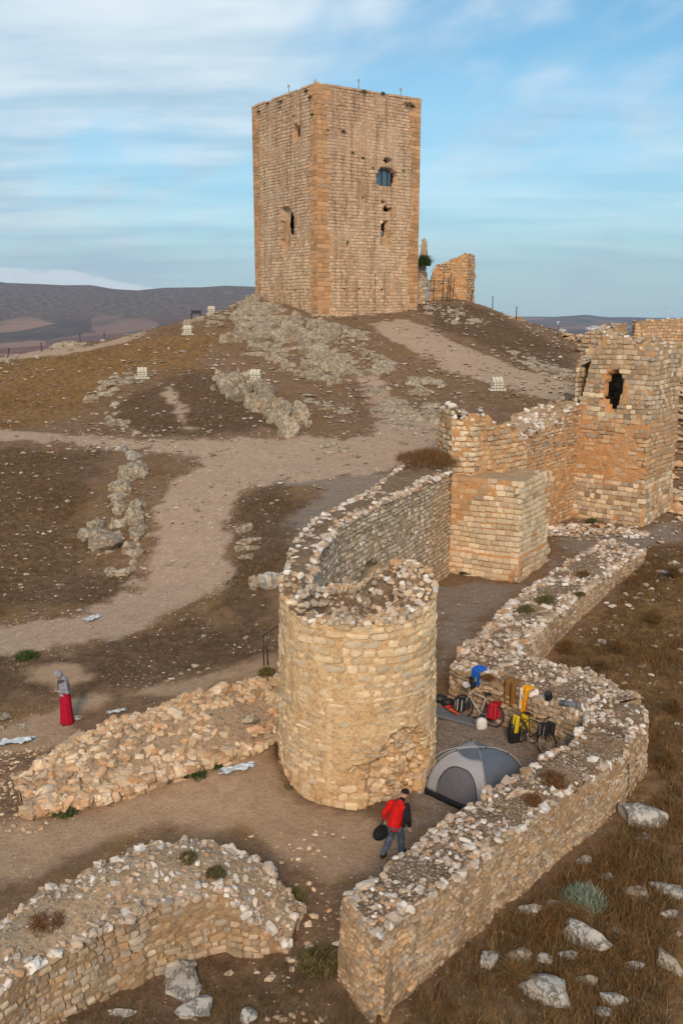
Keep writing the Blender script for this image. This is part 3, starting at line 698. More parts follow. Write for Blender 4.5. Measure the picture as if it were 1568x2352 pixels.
# ---------------------------------------------------------------- the keep on the hilltop
KA = math.radians(-34.0)
KC = np.array((-1.86, 73.0)); KL = KC+10.06*np.array((-.559, .829)); KR = KC+9.98*np.array((.829, .559)); KB = KL+(KR-KC)
ZT = 28.57; kz = 8.0
def interp_ragged(amp, sc, seed): return lambda u: amp*fbm(np.asarray(u)*sc, 0*np.asarray(u), 0, seed, 3)
keep = thing('castle_keep', 'tall square stone keep with orange corner bands standing on the hilltop', 'tower', (KC[0], KC[1], gz(*KC)))
def keep_face(P, Q, holes, seed, mat='keep_stone', stones=True, zt=ZT):
    """P -> Q travels with the outside on the right"""
    po = Poly([P, Q]); base = np.array(keep.location)
    def depth(u, z):
        d = np.zeros(np.broadcast(u, z).shape)
        for (uc, zc, wu, wz, dp, rag, sh) in holes:
            e = ((np.abs(u-uc)/wu)**sh+(np.abs(z-zc)/wz)**sh)**(1/sh) if sh < 9 else np.where(z < zc, np.maximum(np.abs(u-uc)/wu, (zc-z)/wz), np.hypot((u-uc)/wu, (z-zc)/wz)); e = e + rag*fbm(u*3+seed, z*3, 0, seed, 3)
            d = np.maximum(d, dp*(e < 1))
        return d
    zb = lambda u: np.full(np.shape(u), kz); ztf = lambda u: zt+np.asarray(u)*0
    v, f, _ = wall_face(po, zb, ztf, .10, .10, depth, None, .015, seed, -.03); link('mortar', mesh_np('mortar', v-base, f, MAT['keep_mortar'], True), keep)
    if not stones: return po
    qw = .80    # width of the corner bands
    edge = lambda z, s_: qw*(.55+.75*vnoise(np.array([z*2.6]), np.array([s_*9.]))[0]+.55*vnoise(np.array([z*.35]), np.array([s_*5.]))[0])
    EC = {}
    def eg(z, k): 
        q = (int(z*20), k)
        if q not in EC: EC[q] = float(edge(z, k))
        return EC[q]
    skip = lambda u, z, d: u < eg(z, seed+1) or u > po.L-eg(z, seed+2)*.9 or d > 0.05
    st = face_stones(po, zb, ztf, (.21, .28), (.19, .34), .14, 'rough', .03, .035, depth=depth, skip=skip, prot=.022, omit=.008, seed=seed, wave=.02)
    upper = lambda s: s[1][2]
    st = [s for s in st if not (upper(s) > 20 and random.random() < .03)]
    q = []
    for (a, b_, kk) in ((0, 1, seed+1), (1, 0, seed+2)):
        z = kz
        while z < zt-.25:
            hh = random.uniform(.30, .40); e = edge(z, kk)*(1 if a == 0 else .9)+.05; e = min(e, po.L/2); parts = random.choice((1, 2, 2)); c = 0
            for i in range(parts):
                ww = e/parts; uc = c+ww/2; c += ww; u = uc if a == 0 else po.L-uc
                if z > zt-.2: continue
                p, t_ = po.at(u); nv = nrm_of(t_); M = frame((t_[0], t_[1], 0), (0, 0, 1), (ww-.006, .16, hh-.008)[0], .16, hh-.004, .003)
                off = -.045+random.uniform(-.006, .006)
                q.append((M, np.array((p[0]+nv[0]*off, p[1]+nv[1]*off, z+hh/2)), 'block', random.randrange(10), 'quoin_stone', np.array((*nv, 0))))
            z += hh
    return po, st, q, depth
# right-hand face travels KC->KR? outside (towards the viewer) must be on the right: KL -> KC and KC -> KR
def fuv(P_, Q_, px, py):
    r = ray(px, py); e = Q_-P_; L_ = np.linalg.norm(e); e = e/L_; n = nrm_of(e); t_ = (P_ @ n)/(r[:2] @ n); q = r*t_; return (q[:2]-P_) @ e, CAMZ+q[2]
def hole_px(P_, Q_, px, py, wpx, hpx, dp, rag, sh):
    u, z = fuv(P_, Q_, px, py); u2, _ = fuv(P_, Q_, px+wpx, py); _, z2 = fuv(P_, Q_, px, py-hpx); return (u, z, abs(u2-u), abs(z2-z), dp, rag, sh)
hl = [hole_px(KL, KC, 658, 527, 13, 54, .38, .5, 2.2), hole_px(KL, KC, 665, 513, 9, 29, 5, .05, 3), hole_px(KL, KC, 679, 306, 7, 20, .22, .2, 3), hole_px(KL, KC, 681, 304, 7, 15, 5, .03, 4)]
hr = [hole_px(KC, KR, 886, 405, 20, 22, 1.5, .10, 9), hole_px(KC, KR, 903, 410, 8, 15, 1.2, .2, 3), hole_px(KC, KR, 890, 481, 8, 8, 2.0, .4, 2), hole_px(KC, KR, 884, 526, 7, 17, 5, .05, 4), hole_px(KC, KR, 887, 550, 11, 20, .3, .3, 2), hole_px(KC, KR, 800, 562, 2.4, 7, .8, 0, 4),
      hole_px(KC, KR, 889, 369, 9, 7, .7, .4, 2), hole_px(KC, KR, 834, 455, 3, 3, .4, .3, 2), hole_px(KC, KR, 880, 462, 4, 4, .4, .3, 2)]+[hole_px(KC, KR, x_, 665, 2.2, 3, .4, .1, 3) for x_ in (790, 826, 877)]
hl += [hole_px(KL, KC, x_, 667, 1.6, 3, .4, .1, 3) for x_ in (622, 640, 660, 677, 693, 707)]
po1, st1, q1, _ = keep_face(KL, KC, hl, 11)
po2, st2, q2, _ = keep_face(KC, KR, hr, 12)
keep_face(KR, KB, [], 13, stones=False); keep_face(KB, KL, [], 14, stones=False)
put_stones(keep, st2+st1, 'keep_stone', 'stone', 290)
put_stones(keep, q1+q2, 'quoin_stone', 'corner_stone', 290)
m = MB(); kb = np.array(keep.location)
def k3(p, z): return np.array((p[0], p[1], z))-kb
inn = lambda a, f: a+(((KL+KR)/2)-a)*f
m.add([k3(inn(p, .01), ZT-.5) for p in (KL, KC, KR, KB)], [(0, 1, 2, 3)]); m.build('roof', MAT['keep_mortar'], keep, smooth=False)
for P, Q in ((KL, KC), (KC, KR), (KR, KB), (KB, KL)):      # thin coping round the parapet
    d = Q-P; n = int(np.linalg.norm(d)/.55)
    m = MB()
    for i in range(n):
        c = P+d*(i+.5)/n; z = ZT+random.uniform(.0, .05)
        if random.random() < .12: continue
        m.box(k3(c, z)-np.array((nrm_of(d/np.linalg.norm(d))*.16).tolist()+[0]), (.53, .42, .12+random.random()*.06), (0, 0, math.atan2(d[1], d[0])))
    m.build('coping', MAT['keep_stone'], keep, smooth=False)
# footing course at the foot of the right face
ft = Poly([KC+np.array((-.5, .35)), KC+np.array((-.02, -.38)), KR+np.array((.1, -.4))])
st = face_stones(ft, lambda u: np.interp(u, [0, 4, 11.], [10.9, 11.0, 11.9]), lambda u: np.interp(u, [0, 3, 11.], [11.75, 11.75, 12.15]), (.2, .26), (.3, .5), .5, 'rough', .02, .06, seed=3)
put_stones(keep, st, 'keep_stone', 'footing_stone', 100)
# window in the large opening: glazed steel frame
def on_face(P, Q, u, z, inw): d = (Q-P)/np.linalg.norm(Q-P); n = nrm_of(d); p = P+d*u-n*inw; return np.array((p[0], p[1], z)), math.atan2(d[1], d[0])
WU, WZ = fuv(KC, KR, 886, 405); p, a = on_face(KC, KR, WU, WZ, .45)
plain('glass_dark', (.05, .10, .13), .08, .6, .1); plain('black_metal', (.015, .015, .017), .4, .4); plain('rust_metal', (.07, .035, .022), .8, .2, .3, 60); plain('grey_metal', (.22, .23, .24), .5, .4)
m = MB(); m.box((0, 0, 0), (1.7, .02, 2.0)); gw = m.build('window', MAT['glass_dark'], keep, p-kb, smooth=False); gw.rotation_euler = (0, 0, a)
m = MB()
for x in (-.78, -.12, .45, .78): m.box((x, -.05, 0), (.05, .07, 2.0))
for z in (-.95, .5, .95): m.box((0, -.047, z), (1.7, .064, .05))
m.build('frame', MAT['black_metal'], gw, smooth=False)
WU, WZ = fuv(KC, KR, 883, 535); p, a = on_face(KC, KR, WU, WZ, .5); m = MB(); m.box((0, 0, 0), (.5, .03, .25)); m.box((0, -.02, .1), (.34, .02, .05)); o = m.build('vent_box', MAT['glass_dark'], keep, p-kb, smooth=False); o.rotation_euler = (0, 0, a)
WU, WZ = fuv(KL, KC, 661, 515); p, a = on_face(KL, KC, WU+.05, WZ, .8); m = MB(); m.box((-.22, 0, 0), (.14, .06, 1.7)); plain('pale_plaster', (.52, .46, .38), .9); o = m.build('shutter', MAT['pale_plaster'], keep, p-kb, smooth=False); o.rotation_euler = (0, 0, a)
m = MB()
cp, a = on_face(KC, KR, 5.5, 0, -.03)
m.tube([np.array((cp[0], cp[1], z))-kb for z in (11.9, 15)], .018, 5); m.build('cable', MAT['rust_metal'], keep)

# ---------------------------------------------------------------- ruins beside the keep
def block_ruin(name, label, cat, pts, ztop, zbase, mats, seed, h=(.2, .28), w_=(.22, .42), ncap=0, omit=.03, depth=None, topz=None, kind='rough', limit=290, capstones=60, capmat='rubble_stone', batter=None, rough=.06, cap=True, mcore=-.035, du=.14, jit=.06, skip=None, matfn=None, d_=.16, prot=.03, seg_kind=None):
    """closed ruin with outline pts (outside on the right of travel) and ragged top ztop(u)"""
    po = Poly(pts, True); c = np.mean([q[:2] for q in pts], 0); root = thing(name, label, cat, (c[0], c[1], gz(*c) if zbase is None else float(np.min(zbase(np.array([0.])))))); base = np.array(root.location)
    zb = zbase or (lambda u: GZ(*po.atv(np.asarray(u, float))[0].T)-.3)
    v, f, idx = wall_face(po, zb, ztop, du, du, depth, batter, rough, seed, mcore)
    V = [v-base]; Fx = [f]
    link('mortar', mesh_np('mortar', V[0], Fx[0], MAT[mats[1]], True), root)
    ring = v[idx[:, -1]]
    if cap:
        n = len(ring); cc = np.r_[c, (topz if topz is not None else ring[:, 2].mean()-.1)]
        Vc = [ring]; K = 7
        for k in range(1, K): 
            q = ring*(1-k/K)+cc*(k/K); q = q.copy(); q[:, 2] += .12*fbm(q[:, 0]*2, q[:, 1]*2, 0, seed+3, 3); Vc.append(q)
        Vc.append(cc[None]); Vc = np.concatenate(Vc); Fc = []
        for k in range(K-1):
            for i in range(n-1): Fc.append((k*n+i, k*n+i+1, (k+1)*n+i+1, (k+1)*n+i))
        mt_ = [(( K-1)*n+i, (K-1)*n+i+1, K*n) for i in range(n-1)]
        link('top', mesh_np('top', Vc-base, [np.array(Fc), np.array(mt_)], MAT[mats[2]], True), root)
        rr = random.Random(seed); ts = []
        for k in range(capstones):
            i = rr.randrange(n); e = rr.random()**1.6*.9; q = ring[i]*(1-e)+cc*e; s_ = rr.uniform(.14, .34); ts.append(loose(q+np.array((0, 0, s_*.15)), s_, rr, 'lump', .3))
        put_stones(root, ts, capmat, 'rubble_stone', 150)
    st = face_stones(po, zb, lambda u: ztop(u)-.02, h, w_, d_, kind, jit=jit, prot=prot, omit=omit, depth=depth, batter=batter, seed=seed, skip=skip)
    if matfn: st = [(s[0], s[1], s[2], s[3], matfn(s[1]), s[5]) for s in st]
    put_stones(root, st, mats[0], 'stone', limit)
    return root, po
def topfun(P, zs):   # P list of u fractions
    P = np.array(P); zs = np.array(zs)
    def f(u): return np.interp(u, P, zs)
    return f
def rect_from(a, d1, L1, d2, L2):
    a = np.asarray(a, float); d1 = np.asarray(d1, float)/np.linalg.norm(d1); d2 = np.asarray(d2, float)/np.linalg.norm(d2)
    return [a, a+d1*L1, a+d1*L1+d2*L2, a+d2*L2]
# slab of orange masonry right of the keep (px 1025-1072, 597-690)
a = at_y(1028, 690, 84); b_ = at_y(1071, 690, 84.5)
pts = [a[:2], b_[:2], b_[:2]+(1.0, 2.5), a[:2]+(1.0, 2.8)]; po = Poly(pts, True)
block_ruin('ruined_wall', 'orange ruined wall stub standing upright right of the keep', 'ruin', pts, lambda u: np.interp(u, [0, .9, 1.8, 4.5, 8, po.L], [16.3, 16.6, 16.95, 16.8, 16, 16.3])+.25*fbm(np.asarray(u)*2, 0*np.asarray(u), 0, 3, 3),
           lambda u: 12.0+0*np.asarray(u), ('orange_stone', 'orange_mortar', 'grey_mortar'), 21, omit=.3, capstones=20, rough=.15)
a = at_y(985, 690, 83.3); b_ = at_y(1030, 690, 83.7); pts = [a[:2], b_[:2], b_[:2]+(.5, 1.5), a[:2]+(.5, 1.5)]; po = Poly(pts, True)
block_ruin('ruined_wall', 'low broken orange wall between the keep and the upright stub', 'ruin', pts, lambda u: np.interp(u, [0, .5, 1.0, 1.9, 3, po.L], [14.6, 15.7, 16.1, 16.0, 15.6, 14.6])+.35*fbm(np.asarray(u)*3, 0*np.asarray(u), 0, 5, 3),
           lambda u: 12.0+0*np.asarray(u), ('orange_stone', 'orange_mortar', 'grey_mortar'), 22, omit=.35, capstones=16, rough=.2)
a = at_y(955, 690, 81.2); b_ = at_y(976, 690, 81.4); pts = [a[:2], b_[:2], b_[:2]+(.3, 1.6), a[:2]+(.3, 1.6)]; po = Poly(pts, True)
block_ruin('ruined_wall', 'narrow grey wall remnant attached behind the right edge of the keep', 'ruin', pts, lambda u: np.interp(u, [0, .5, .9, 1.3, po.L], [15.0, 18.1, 17.8, 15.2, 15.0])+.2*fbm(np.asarray(u)*4, 0*np.asarray(u), 0, 6, 3),
           lambda u: 11.8+0*np.asarray(u), ('grey_stone', 'grey_mortar', 'grey_mortar'), 23, omit=.2, capstones=14, rough=.15)

# ---------------------------------------------------------------- curtain wall between the round tower and the bastion
cw = [(-.75, 23.4, 4.75), (-.80, 24.8, 4.75), (-.64, 27.3, 4.85), (0, 30.4, 4.95), (1.05, 32.6, 4.95), (2.1, 34.6, 4.95), (3.6, 37.6, 4.95), (5.15, 40.8, 4.95), (5.5, 42.2, 5.0)]
P3 = np.array(cw); ctr = thing('curtain_wall', 'long high curtain wall running from the round tower back to the bastion', 'wall', (1.5, 33.5, gz(2.2, 33))); base = np.array(ctr.location)
po = Poly(P3[::-1, :2]); S_ = po.S; zt_ = lambda u: np.interp(u, S_, P3[::-1, 2])+.10*fbm(np.asarray(u)*1.4, 0*np.asarray(u), 0, 5, 4)
po_r = Poly(P3[:, :2])     # court side: travel away from the viewer has the court on the right
zt_r = lambda u: np.interp(u, po_r.S, P3[:, 2])+.10*fbm(np.asarray(u)*1.4, 0*np.asarray(u), 0, 5, 4)
uh = 9.6
def hole(u, z): 
    e = np.hypot((u-uh)/.80, (z-2.35)/.72)+.3*fbm(u*2, z*2, 0, 9, 3); return .38*sstep(e, 1.05, .8)
zb = lambda u: -.4+0*np.asarray(u)
v, f, idx = wall_face(po_r, zb, zt_r, .14, .14, hole, lambda z: .06*np.clip(3-z, 0, 3), .04, 31, -.045)
link('mortar', mesh_np('mortar', v-base, f, MAT['grey_mortar'], True), ctr)
st = face_stones(po_r, zb, zt_r, (.15, .21), (.14, .30), .14, 'rough', .03, .05, depth=hole, batter=lambda z: .06*np.clip(3-z, 0, 3), skip=lambda u, z, d: d > .05, prot=.02, omit=.22, seed=31, mat=None)
def cm(s): u = .3*math.sin(s[1][1]*1.3)*math.cos(s[1][2]*1.7); return 'wall_stone' if (s[1][1] > 38.5 or s[1][2]+u*3 < 1.1+max(0, (s[1][1]-33)*.35)) else None
st = [(s[0], s[1], s[2], s[3], cm(s), s[5]) for s in st]
put_stones(ctr, st, 'grey_stone', 'stone', 290)
# left face and top sheet
off = np.array([(-.75, .2), (-.8, .2), (-1.0, .2), (-1.0, .5), (-1.1, .6), (-1.15, .6), (-1.5, .7), (-1.9, .8), (-2.0, .8)])
Lf = P3.copy(); Lf[:, :2] += off; Lf[:, 2] += [0, 0, 0, .0, .05, .1, .3, .45, .5]
pl_ = Poly(Lf[::-1, :2]); ztl = lambda u: np.interp(u, pl_.S, Lf[::-1, 2])+.12*fbm(np.asarray(u)*1.6, 0*np.asarray(u), 0, 15, 4)
zbl = lambda u: GZ(*(pl_.atv(np.asarray(u, float))[0]+np.array((-.5, .2))).T)-.5
v, f, _ = wall_face(pl_, zbl, ztl, .2, .2, None, None, .05, 33, -.04); link('mortar', mesh_np('mortar', v-base, f, MAT['wall_mortar'], True), ctr)
st = face_stones(pl_, zbl, ztl, (.18, .26), (.2, .4), .2, 'rough', .02, .08, prot=.05, omit=.03, seed=34); put_stones(ctr, st, 'wall_stone', 'stone', 150)
s = np.linspace(0, 1, 70); R_ = np.stack([np.interp(s*po_r.L, po_r.S, P3[:, k]) for k in range(3)], 1); R_[:, 2] = zt_r(s*po_r.L)
Q_ = np.stack([np.interp(s, pl_.S/pl_.L, Lf[::-1][::-1][:, k]) for k in range(3)], 1)
sl = np.interp(np.linspace(0, 1, 70), [0, 1], [0, 1]); Ls = Poly(Lf[:, :2]); Q_ = np.stack([np.interp(s*Ls.L, Ls.S, Lf[:, k]) for k in range(3)], 1)
K = 9; fk = np.linspace(0, 1, K); T = R_[:, None]*(1-fk)[None, :, None]+Q_[:, None]*fk[None, :, None]; T[:, :, 2] += .06*fbm(T[:, :, 0]*3, T[:, :, 1]*3, 0, 35, 3)+.10*np.sin(fk*3.14)[None]
idx = np.arange(70*K).reshape(70, K); Ft = np.stack([idx[:-1, :-1], idx[1:, :-1], idx[1:, 1:], idx[:-1, 1:]], -1).reshape(-1, 4)
link('wall_top', mesh_np('wall_top', T.reshape(-1, 3)-base, Ft, MAT['wall_top_soil'], True), ctr)
rr = random.Random(5); tops = []
for k in range(750):
    i = rr.randrange(69); j = rr.random(); j = j if rr.random() < .4 else (rr.random()**2*.25 if rr.random() < .6 else 1-rr.random()**2*.3)
    p = T[i, 0]*(1-j)+T[i, -1]*j; sz = rr.uniform(.10, .28); 
    if i > 45 and .25 < j < .9: continue
    tops.append(loose(p+np.array((0, 0, sz*.15)), sz, rr, 'lump' if rr.random() < .5 else 'rough', .3))
put_stones(ctr, tops, 'rubble_stone', 'rubble_stone', 290)

# ---------------------------------------------------------------- square ashlar bastion
BK = np.array((7.85, 38.8)); B1 = BK+3.25*np.array((-.885, .465)); B2 = BK+3.35*np.array((.555, .832)); B3 = B2+(B1-BK)
pts = [B1, BK, B2, B3]; po = Poly(pts, True)
cut = lambda u, z: (u < 3.25 and z > 2.2+1.35*u and z > 2.2) or False
def bz(u): return 4.85+.03*fbm(np.asarray(u)*3, 0*np.asarray(u), 0, 5, 3)
bst, _ = block_ruin('stone_bastion', 'square pale ashlar bastion with level top built against the curtain wall', 'bastion', pts, bz, lambda u: -.1+0*np.asarray(u), ('ashlar_stone', 'orange_mortar', 'grey_mortar'), 41,
    h=(.235, .265), w_=(.22, .52), omit=.0, kind='block', capstones=4, jit=.015, du=.12, batter=lambda z: np.where(z < 1.45, .10, 0)+.0*z, skip=lambda u, z, d: u < 3.25 and z > 2.4+1.15*u and random.random() < .35, matfn=lambda p: 'orange_stone' if p[2] > 2.4+1.15*np.hypot(p[0]-B1[0], p[1]-B1[1])+.2*math.sin(p[2]*9) and p[0] < BK[0] else None, prot=.012, topz=4.80)
# the taller ragged ruin behind it
a = at_z(1052, 1092, 4.9)[:2]; 
RP = [(5.0, 40.9), (5.9, 40.45), (8.8, 42.7), (9.1, 44.4), (6.6, 46.0), (4.6, 43.0)]; po = Poly(RP, True)
rz = lambda u: np.interp(u, np.r_[po.S], [7.5, 7.6, 6.2, 5.9, 6.6, 7.9, 7.5])+.42*fbm(np.asarray(u)*1.5, 0*np.asarray(u), 0, 6, 4)
block_ruin('ruined_turret', 'ragged ruined turret stump rising behind the square ashlar bastion', 'ruin', RP, rz, lambda u: .2+0*np.asarray(u), ('orange_stone', 'orange_mortar', 'wall_top_soil'), 42, h=(.18, .26), w_=(.2, .4), omit=.12, capstones=150, rough=.1, topz=6.9,
    matfn=lambda p: 'ashlar_stone' if (p[0] < 6.1 and p[1] < 42) else None)
# link wall from the turret to the square tower
J = [at_z(1205, 968, 6.5), at_z(1262, 985, 6.4), at_z(1318, 948, 7.0)]
LW = [(8.7, 44.2), (10.6, 47.0), (13.3, 50.2), (12.6, 51.5), (9.6, 48.2), (7.8, 45.6)]; po = Poly(LW, True)
lz = lambda u: np.interp(u, po.S, [6.0, 6.2, 7.0, 7.2, 6.9, 6.4, 6.0])+.38*fbm(np.asarray(u)*1.7, 0*np.asarray(u), 0, 8, 4)
block_ruin('ruined_wall', 'ragged orange wall with rubble top joining the turret stump to the square ruined tower', 'wall', LW, lz, lambda u: .3+0*np.asarray(u), ('orange_stone', 'orange_mortar', 'grey_mortar'), 43, h=(.16, .26), w_=(.18, .4), omit=.15, capstones=140, rough=.12, matfn=lambda p: ('wall_stone' if random.random() < .7 else 'rubble_stone') if p[2] > 4.9 and random.random() < .7 else None)

# ---------------------------------------------------------------- square ruined tower on the right
QB = np.array((16.15, 47.5)); QA = QB+4.25*np.array((-.77, .64)); QC = QB+4.35*np.array((.62, .785)); QD = QC+(QA-QB)
pts = [QA, QB, QC, QD]; po = Poly(pts, True); LQ = 4.25
# upper stage: left edge breaks back
def qz(u):
    return np.interp(u, [0, .35, .75, .95, 1.6, 3.2, 4.25, 5.5, 8.6, 9.5, 12.8, 14, po.L], [6.6, 7.4, 9.3, 10.2, 10.85, 10.55, 10.7, 10.35, 10.2, 10.2, 10.8, 11.2, 9.0])+.34*fbm(np.asarray(u)*2, 0*np.asarray(u), 0, 9, 3)
HU, HZ = fuv(QA, QB, 1408, 893)
def qd(u, z):
    e = ((np.abs(u-HU-.10*(z-HZ))/.50)**1.8+(np.abs(z-HZ)/1.2)**1.8)**(1/1.8)+.42*fbm(u*2.0, z*2.0, 0, 10, 3)
    return 3.4*(e < 1)+.0*u
QG = vnoise(np.arange(0, 6, .1)[:, None]*1.2, np.arange(0, 8, .1)[None]*1.2)
def qskip(u, z, d): return d > .05 or (u < 4.25 and 3.2 < z < 6.3 and QG[int(u*10), int(z*10)] > .28 and random.random() < .45) or (u < .25+.3*math.sin(z*2.1))
def qm(p):
    if 3.2 < p[2] < 6.35: return 'orange_stone' if random.random() < .8 else 'orange_flush'
    if p[2] > 6.4: return 'wall_stone' if random.random() < .75 else 'ashlar_stone'
    if p[2] < 3.4: return 'ashlar_stone' if random.random() < .6 else 'wall_stone'
    return None
block_ruin('ruined_tower', 'tall square ruined tower with a jagged black hole high in its front face', 'tower', pts, qz, lambda u: .3+0*np.asarray(u), ('orange_stone', 'orange_mortar', 'grey_mortar'), 51, h=(.22, .28), w_=(.22, .46), omit=.02, kind='block', capstones=130,
    depth=qd, skip=qskip, matfn=qm, jit=.03, rough=.07, topz=10.1, batter=lambda z: np.where(z < 6.35, .05, 0)+.04*np.clip(2.6-z, 0, 2.6)+np.where(z < 1.9, .06, 0), prot=.02)
# thin upright fragment left of its top
F1 = at_y(1328, 900, 51.6)[:2]; FR = [F1, F1+(.95, -.3), F1+(1.5, 1.0), F1+(.5, 1.5)]; po = Poly(FR, True)
block_ruin('wall_fragment', 'thin upright wall fragment left of the square ruined tower top', 'ruin', FR, lambda u: np.interp(u, po.S, [10.7, 11.0, 10.7, 10.2, 10.7])+.15*fbm(np.asarray(u)*3, 0*np.asarray(u), 0, 2, 3), lambda u: 5.5+0*np.asarray(u), ('wall_stone', 'wall_mortar', 'grey_mortar'), 52, omit=.1, capstones=16, rough=.14)
# long wall at the far right
e1 = at_y(1450, 860, 70)[:2]; e2 = at_y(1640, 860, 70.5)[:2]; po = Poly([e1, e2, e2+(0, 1.4), e1+(0.2, 1.4)], True)
block_ruin('far_wall', 'long buff wall with level ragged top at the far right edge', 'wall', [e1, e2, e2+(0, 1.4), e1+(.2, 1.4)], lambda u: np.interp(u, [0, 3, 6.3, 12, po.L], [11.2, 11.4, 11.4, 11.3, 11.2])+.08*fbm(np.asarray(u)*2, 0*np.asarray(u), 0, 2, 3), lambda u: 5.2+0*np.asarray(u), ('orange_stone', 'wall_mortar', 'wall_top_soil'), 53, omit=.05, capstones=50, rough=.05)
e1 = at_y(1404, 790, 74)[:2]; FR = [e1, e1+(1.1, 0), e1+(1.1, 1), e1+(0, 1)]; po = Poly(FR, True)
block_ruin('ruin_stump', 'small grey ruin stump seen between the square tower and far wall', 'ruin', FR, lambda u: np.interp(u, po.S, [10.9, 10.9, 11, 11, 10.9]), lambda u: 7+0*np.asarray(u), ('wall_stone', 'wall_mortar', 'grey_mortar'), 54, omit=.1, capstones=8)
e1 = at_y(1158, 745, 81)[:2]; FR = [e1, e1+(1.7, 0), e1+(1.8, 1), e1+(0, 1)]; po = Poly(FR, True)
block_ruin('ruin_stump', 'low buff ruin stump beyond the slope right of the keep', 'ruin', FR, lambda u: np.interp(u, po.S, [11.4, 11.2, 11.3, 11.5, 11.4])+.3*fbm(np.asarray(u)*2, 0*np.asarray(u), 0, 2, 3), lambda u: 8+0*np.asarray(u), ('orange_stone', 'wall_mortar', 'wall_top_soil'), 55, omit=.1, capstones=14)

# ---------------------------------------------------------------- the round tower
RC = np.array((.42, 22.55)); RR = 2.02
NS = 72; a0 = math.radians(200)
# outside on the right of travel => travel counter-clockwise seen from above, starting at the back
ang = np.linspace(math.pi/2, math.pi/2+2*math.pi, NS+1)[:-1]
pts = [RC+RR*np.array((math.cos(a), math.sin(a))) for a in ang]; po = Poly(pts, True)
def deg_u(u): return 90+np.asarray(u)/po.L*360     # 90 back, 180 left, 270 front, 360 right
def rtop(u):
    d_ = deg_u(u); return np.interp(d_, [90, 120, 150, 175, 190, 215, 235, 270, 300, 330, 350, 385, 410, 430, 450], [4.55, 4.6, 5.0, 5.5, 5.35, 4.95, 4.85, 4.85, 4.86, 4.98, 5.1, 5.45, 5.45, 5.05, 4.55])+.07*fbm(np.asarray(u)*2.5, 0*np.asarray(u), 0, 60, 3)
def u_of(deg): return (deg-90)/360*po.L
def rd(u, z):     # collapsed facing low on the right
    d_ = deg_u(u); e = np.hypot((d_-306)/(24+7*np.clip(1.2-z, 0, 2)), (z-.85)/1.25)+.30*fbm(u*1.6, z*1.6, 0, 61, 4)
    e2 = np.hypot((d_-283)/20, (z-1.0)/.35)+.3*fbm(u*2, z*2, 0, 62, 3)
    return np.minimum(.38*sstep(e, 1.05, .85)+.2*sstep(e2, 1.0, .8), .38)
rbat = lambda z: .05*np.clip(2.2-z, 0, 2.5)**1.3*0+.035*np.clip(4.8-z, 0, 4.8)*.6
def rskip(u, z, d): return d > .10
rt = thing('round_tower', 'squat round stone tower with broken rubble top beside the walking man', 'tower', (RC[0], RC[1], 0)); base = np.array(rt.location)
zb = lambda u: -.5+0*np.asarray(u)
v, f, idx = wall_face(po, zb, rtop, .07, .07, rd, rbat, .03, 63, -.022); link('mortar', mesh_np('mortar', v-base, f, MAT['round_mortar'], True), rt)
vi, fi, idxi = wall_face(Poly([RC+1.25*np.array((math.cos(a), math.sin(a))) for a in ang[::-1]], True), lambda u: 3.2+0*np.asarray(u), lambda u: np.full(np.shape(u), 4.6), .2, .2, None, None, .08, 64, 0)
st = []
bands = [(-.3, .75, (.17, .24), (.22, .40), 'rough', .05, .03), (.75, 1.9, (.12, .20), (.18, .36), 'rough', .16, .02), (1.9, 3.0, (.12, .19), (.18, .40), 'rough', .16, .012), (3.0, 5.8, (.17, .25), (.20, .46), 'rough', .07, .014)]
for i, (z0, z1, hh, ww, kd, om, pr) in enumerate(bands):
    st += face_stones(po, lambda u, z0=z0: z0+0*np.asarray(u), lambda u, z1=z1: np.minimum(rtop(u)+.02, z1), hh, ww, .15, kd, .022, .05, depth=rd, batter=rbat, skip=rskip, prot=pr, omit=om, seed=65+i, wave=.035)
put_stones(rt, st, 'round_stone', 'stone', 300)
# rough core stones inside the broken patch
rr = random.Random(9); br = []
for k in range(260):
    d_ = rr.uniform(258, 340); z = rr.uniform(-.1, 2.2); u = u_of(d_); dd = float(rd(np.array([u]), np.array([z]))[0])
    if dd < .12: continue
    p, t_ = po.at(u); nv = nrm_of(t_); of = -dd+float(rbat(z)); s_ = rr.uniform(.10, .24)
    br.append((rotm((0, 0, 1), rr.gauss(0, .3)) @ frame((t_[0], t_[1], 0), (0, 0, 1), s_*1.2, .18, s_*.8, .25), np.array((p[0]+nv[0]*of, p[1]+nv[1]*of, z)), 'lump', rr.randrange(14), 'orange_stone' if rr.random() < .45 else None, np.array((*nv, 0))))
put_stones(rt, br, 'round_stone', 'core_stone', 200)
# broken top: rubble rim sloping to a hollow
ring = v[idx[:, -1]]; n = len(ring); K = 12; Vc = [ring]
for k in range(1, K+1):
    f_ = k/K; q = ring.copy(); q[:, :2] = ring[:, :2]*(1-f_)+RC*f_; rimz = ring[:, 2]; fl = 4.18
    dg = np.degrees(np.arctan2(q[:, 1]-RC[1], q[:, 0]-RC[0])) % 360
    wide = np.interp(dg, [0, 60, 90, 180, 250, 300, 360], [.50, .50, .3, .3, .22, .35, .50])
    q[:, 2] = fl+(rimz-fl)*sstep(f_+0*wide, wide+.28, wide-.10)+.10*fbm(q[:, 0]*2.5, q[:, 1]*2.5, 0, 66, 4)
    Vc.append(q)
Vc = np.concatenate(Vc); Fc = np.array([(k*n+i, k*n+i+1, (k+1)*n+i+1, (k+1)*n+i) for k in range(K) for i in range(n-1)])
link('rubble_top', mesh_np('rubble_top', Vc-base, Fc, MAT['wall_top_soil'], True), rt)
ts = []
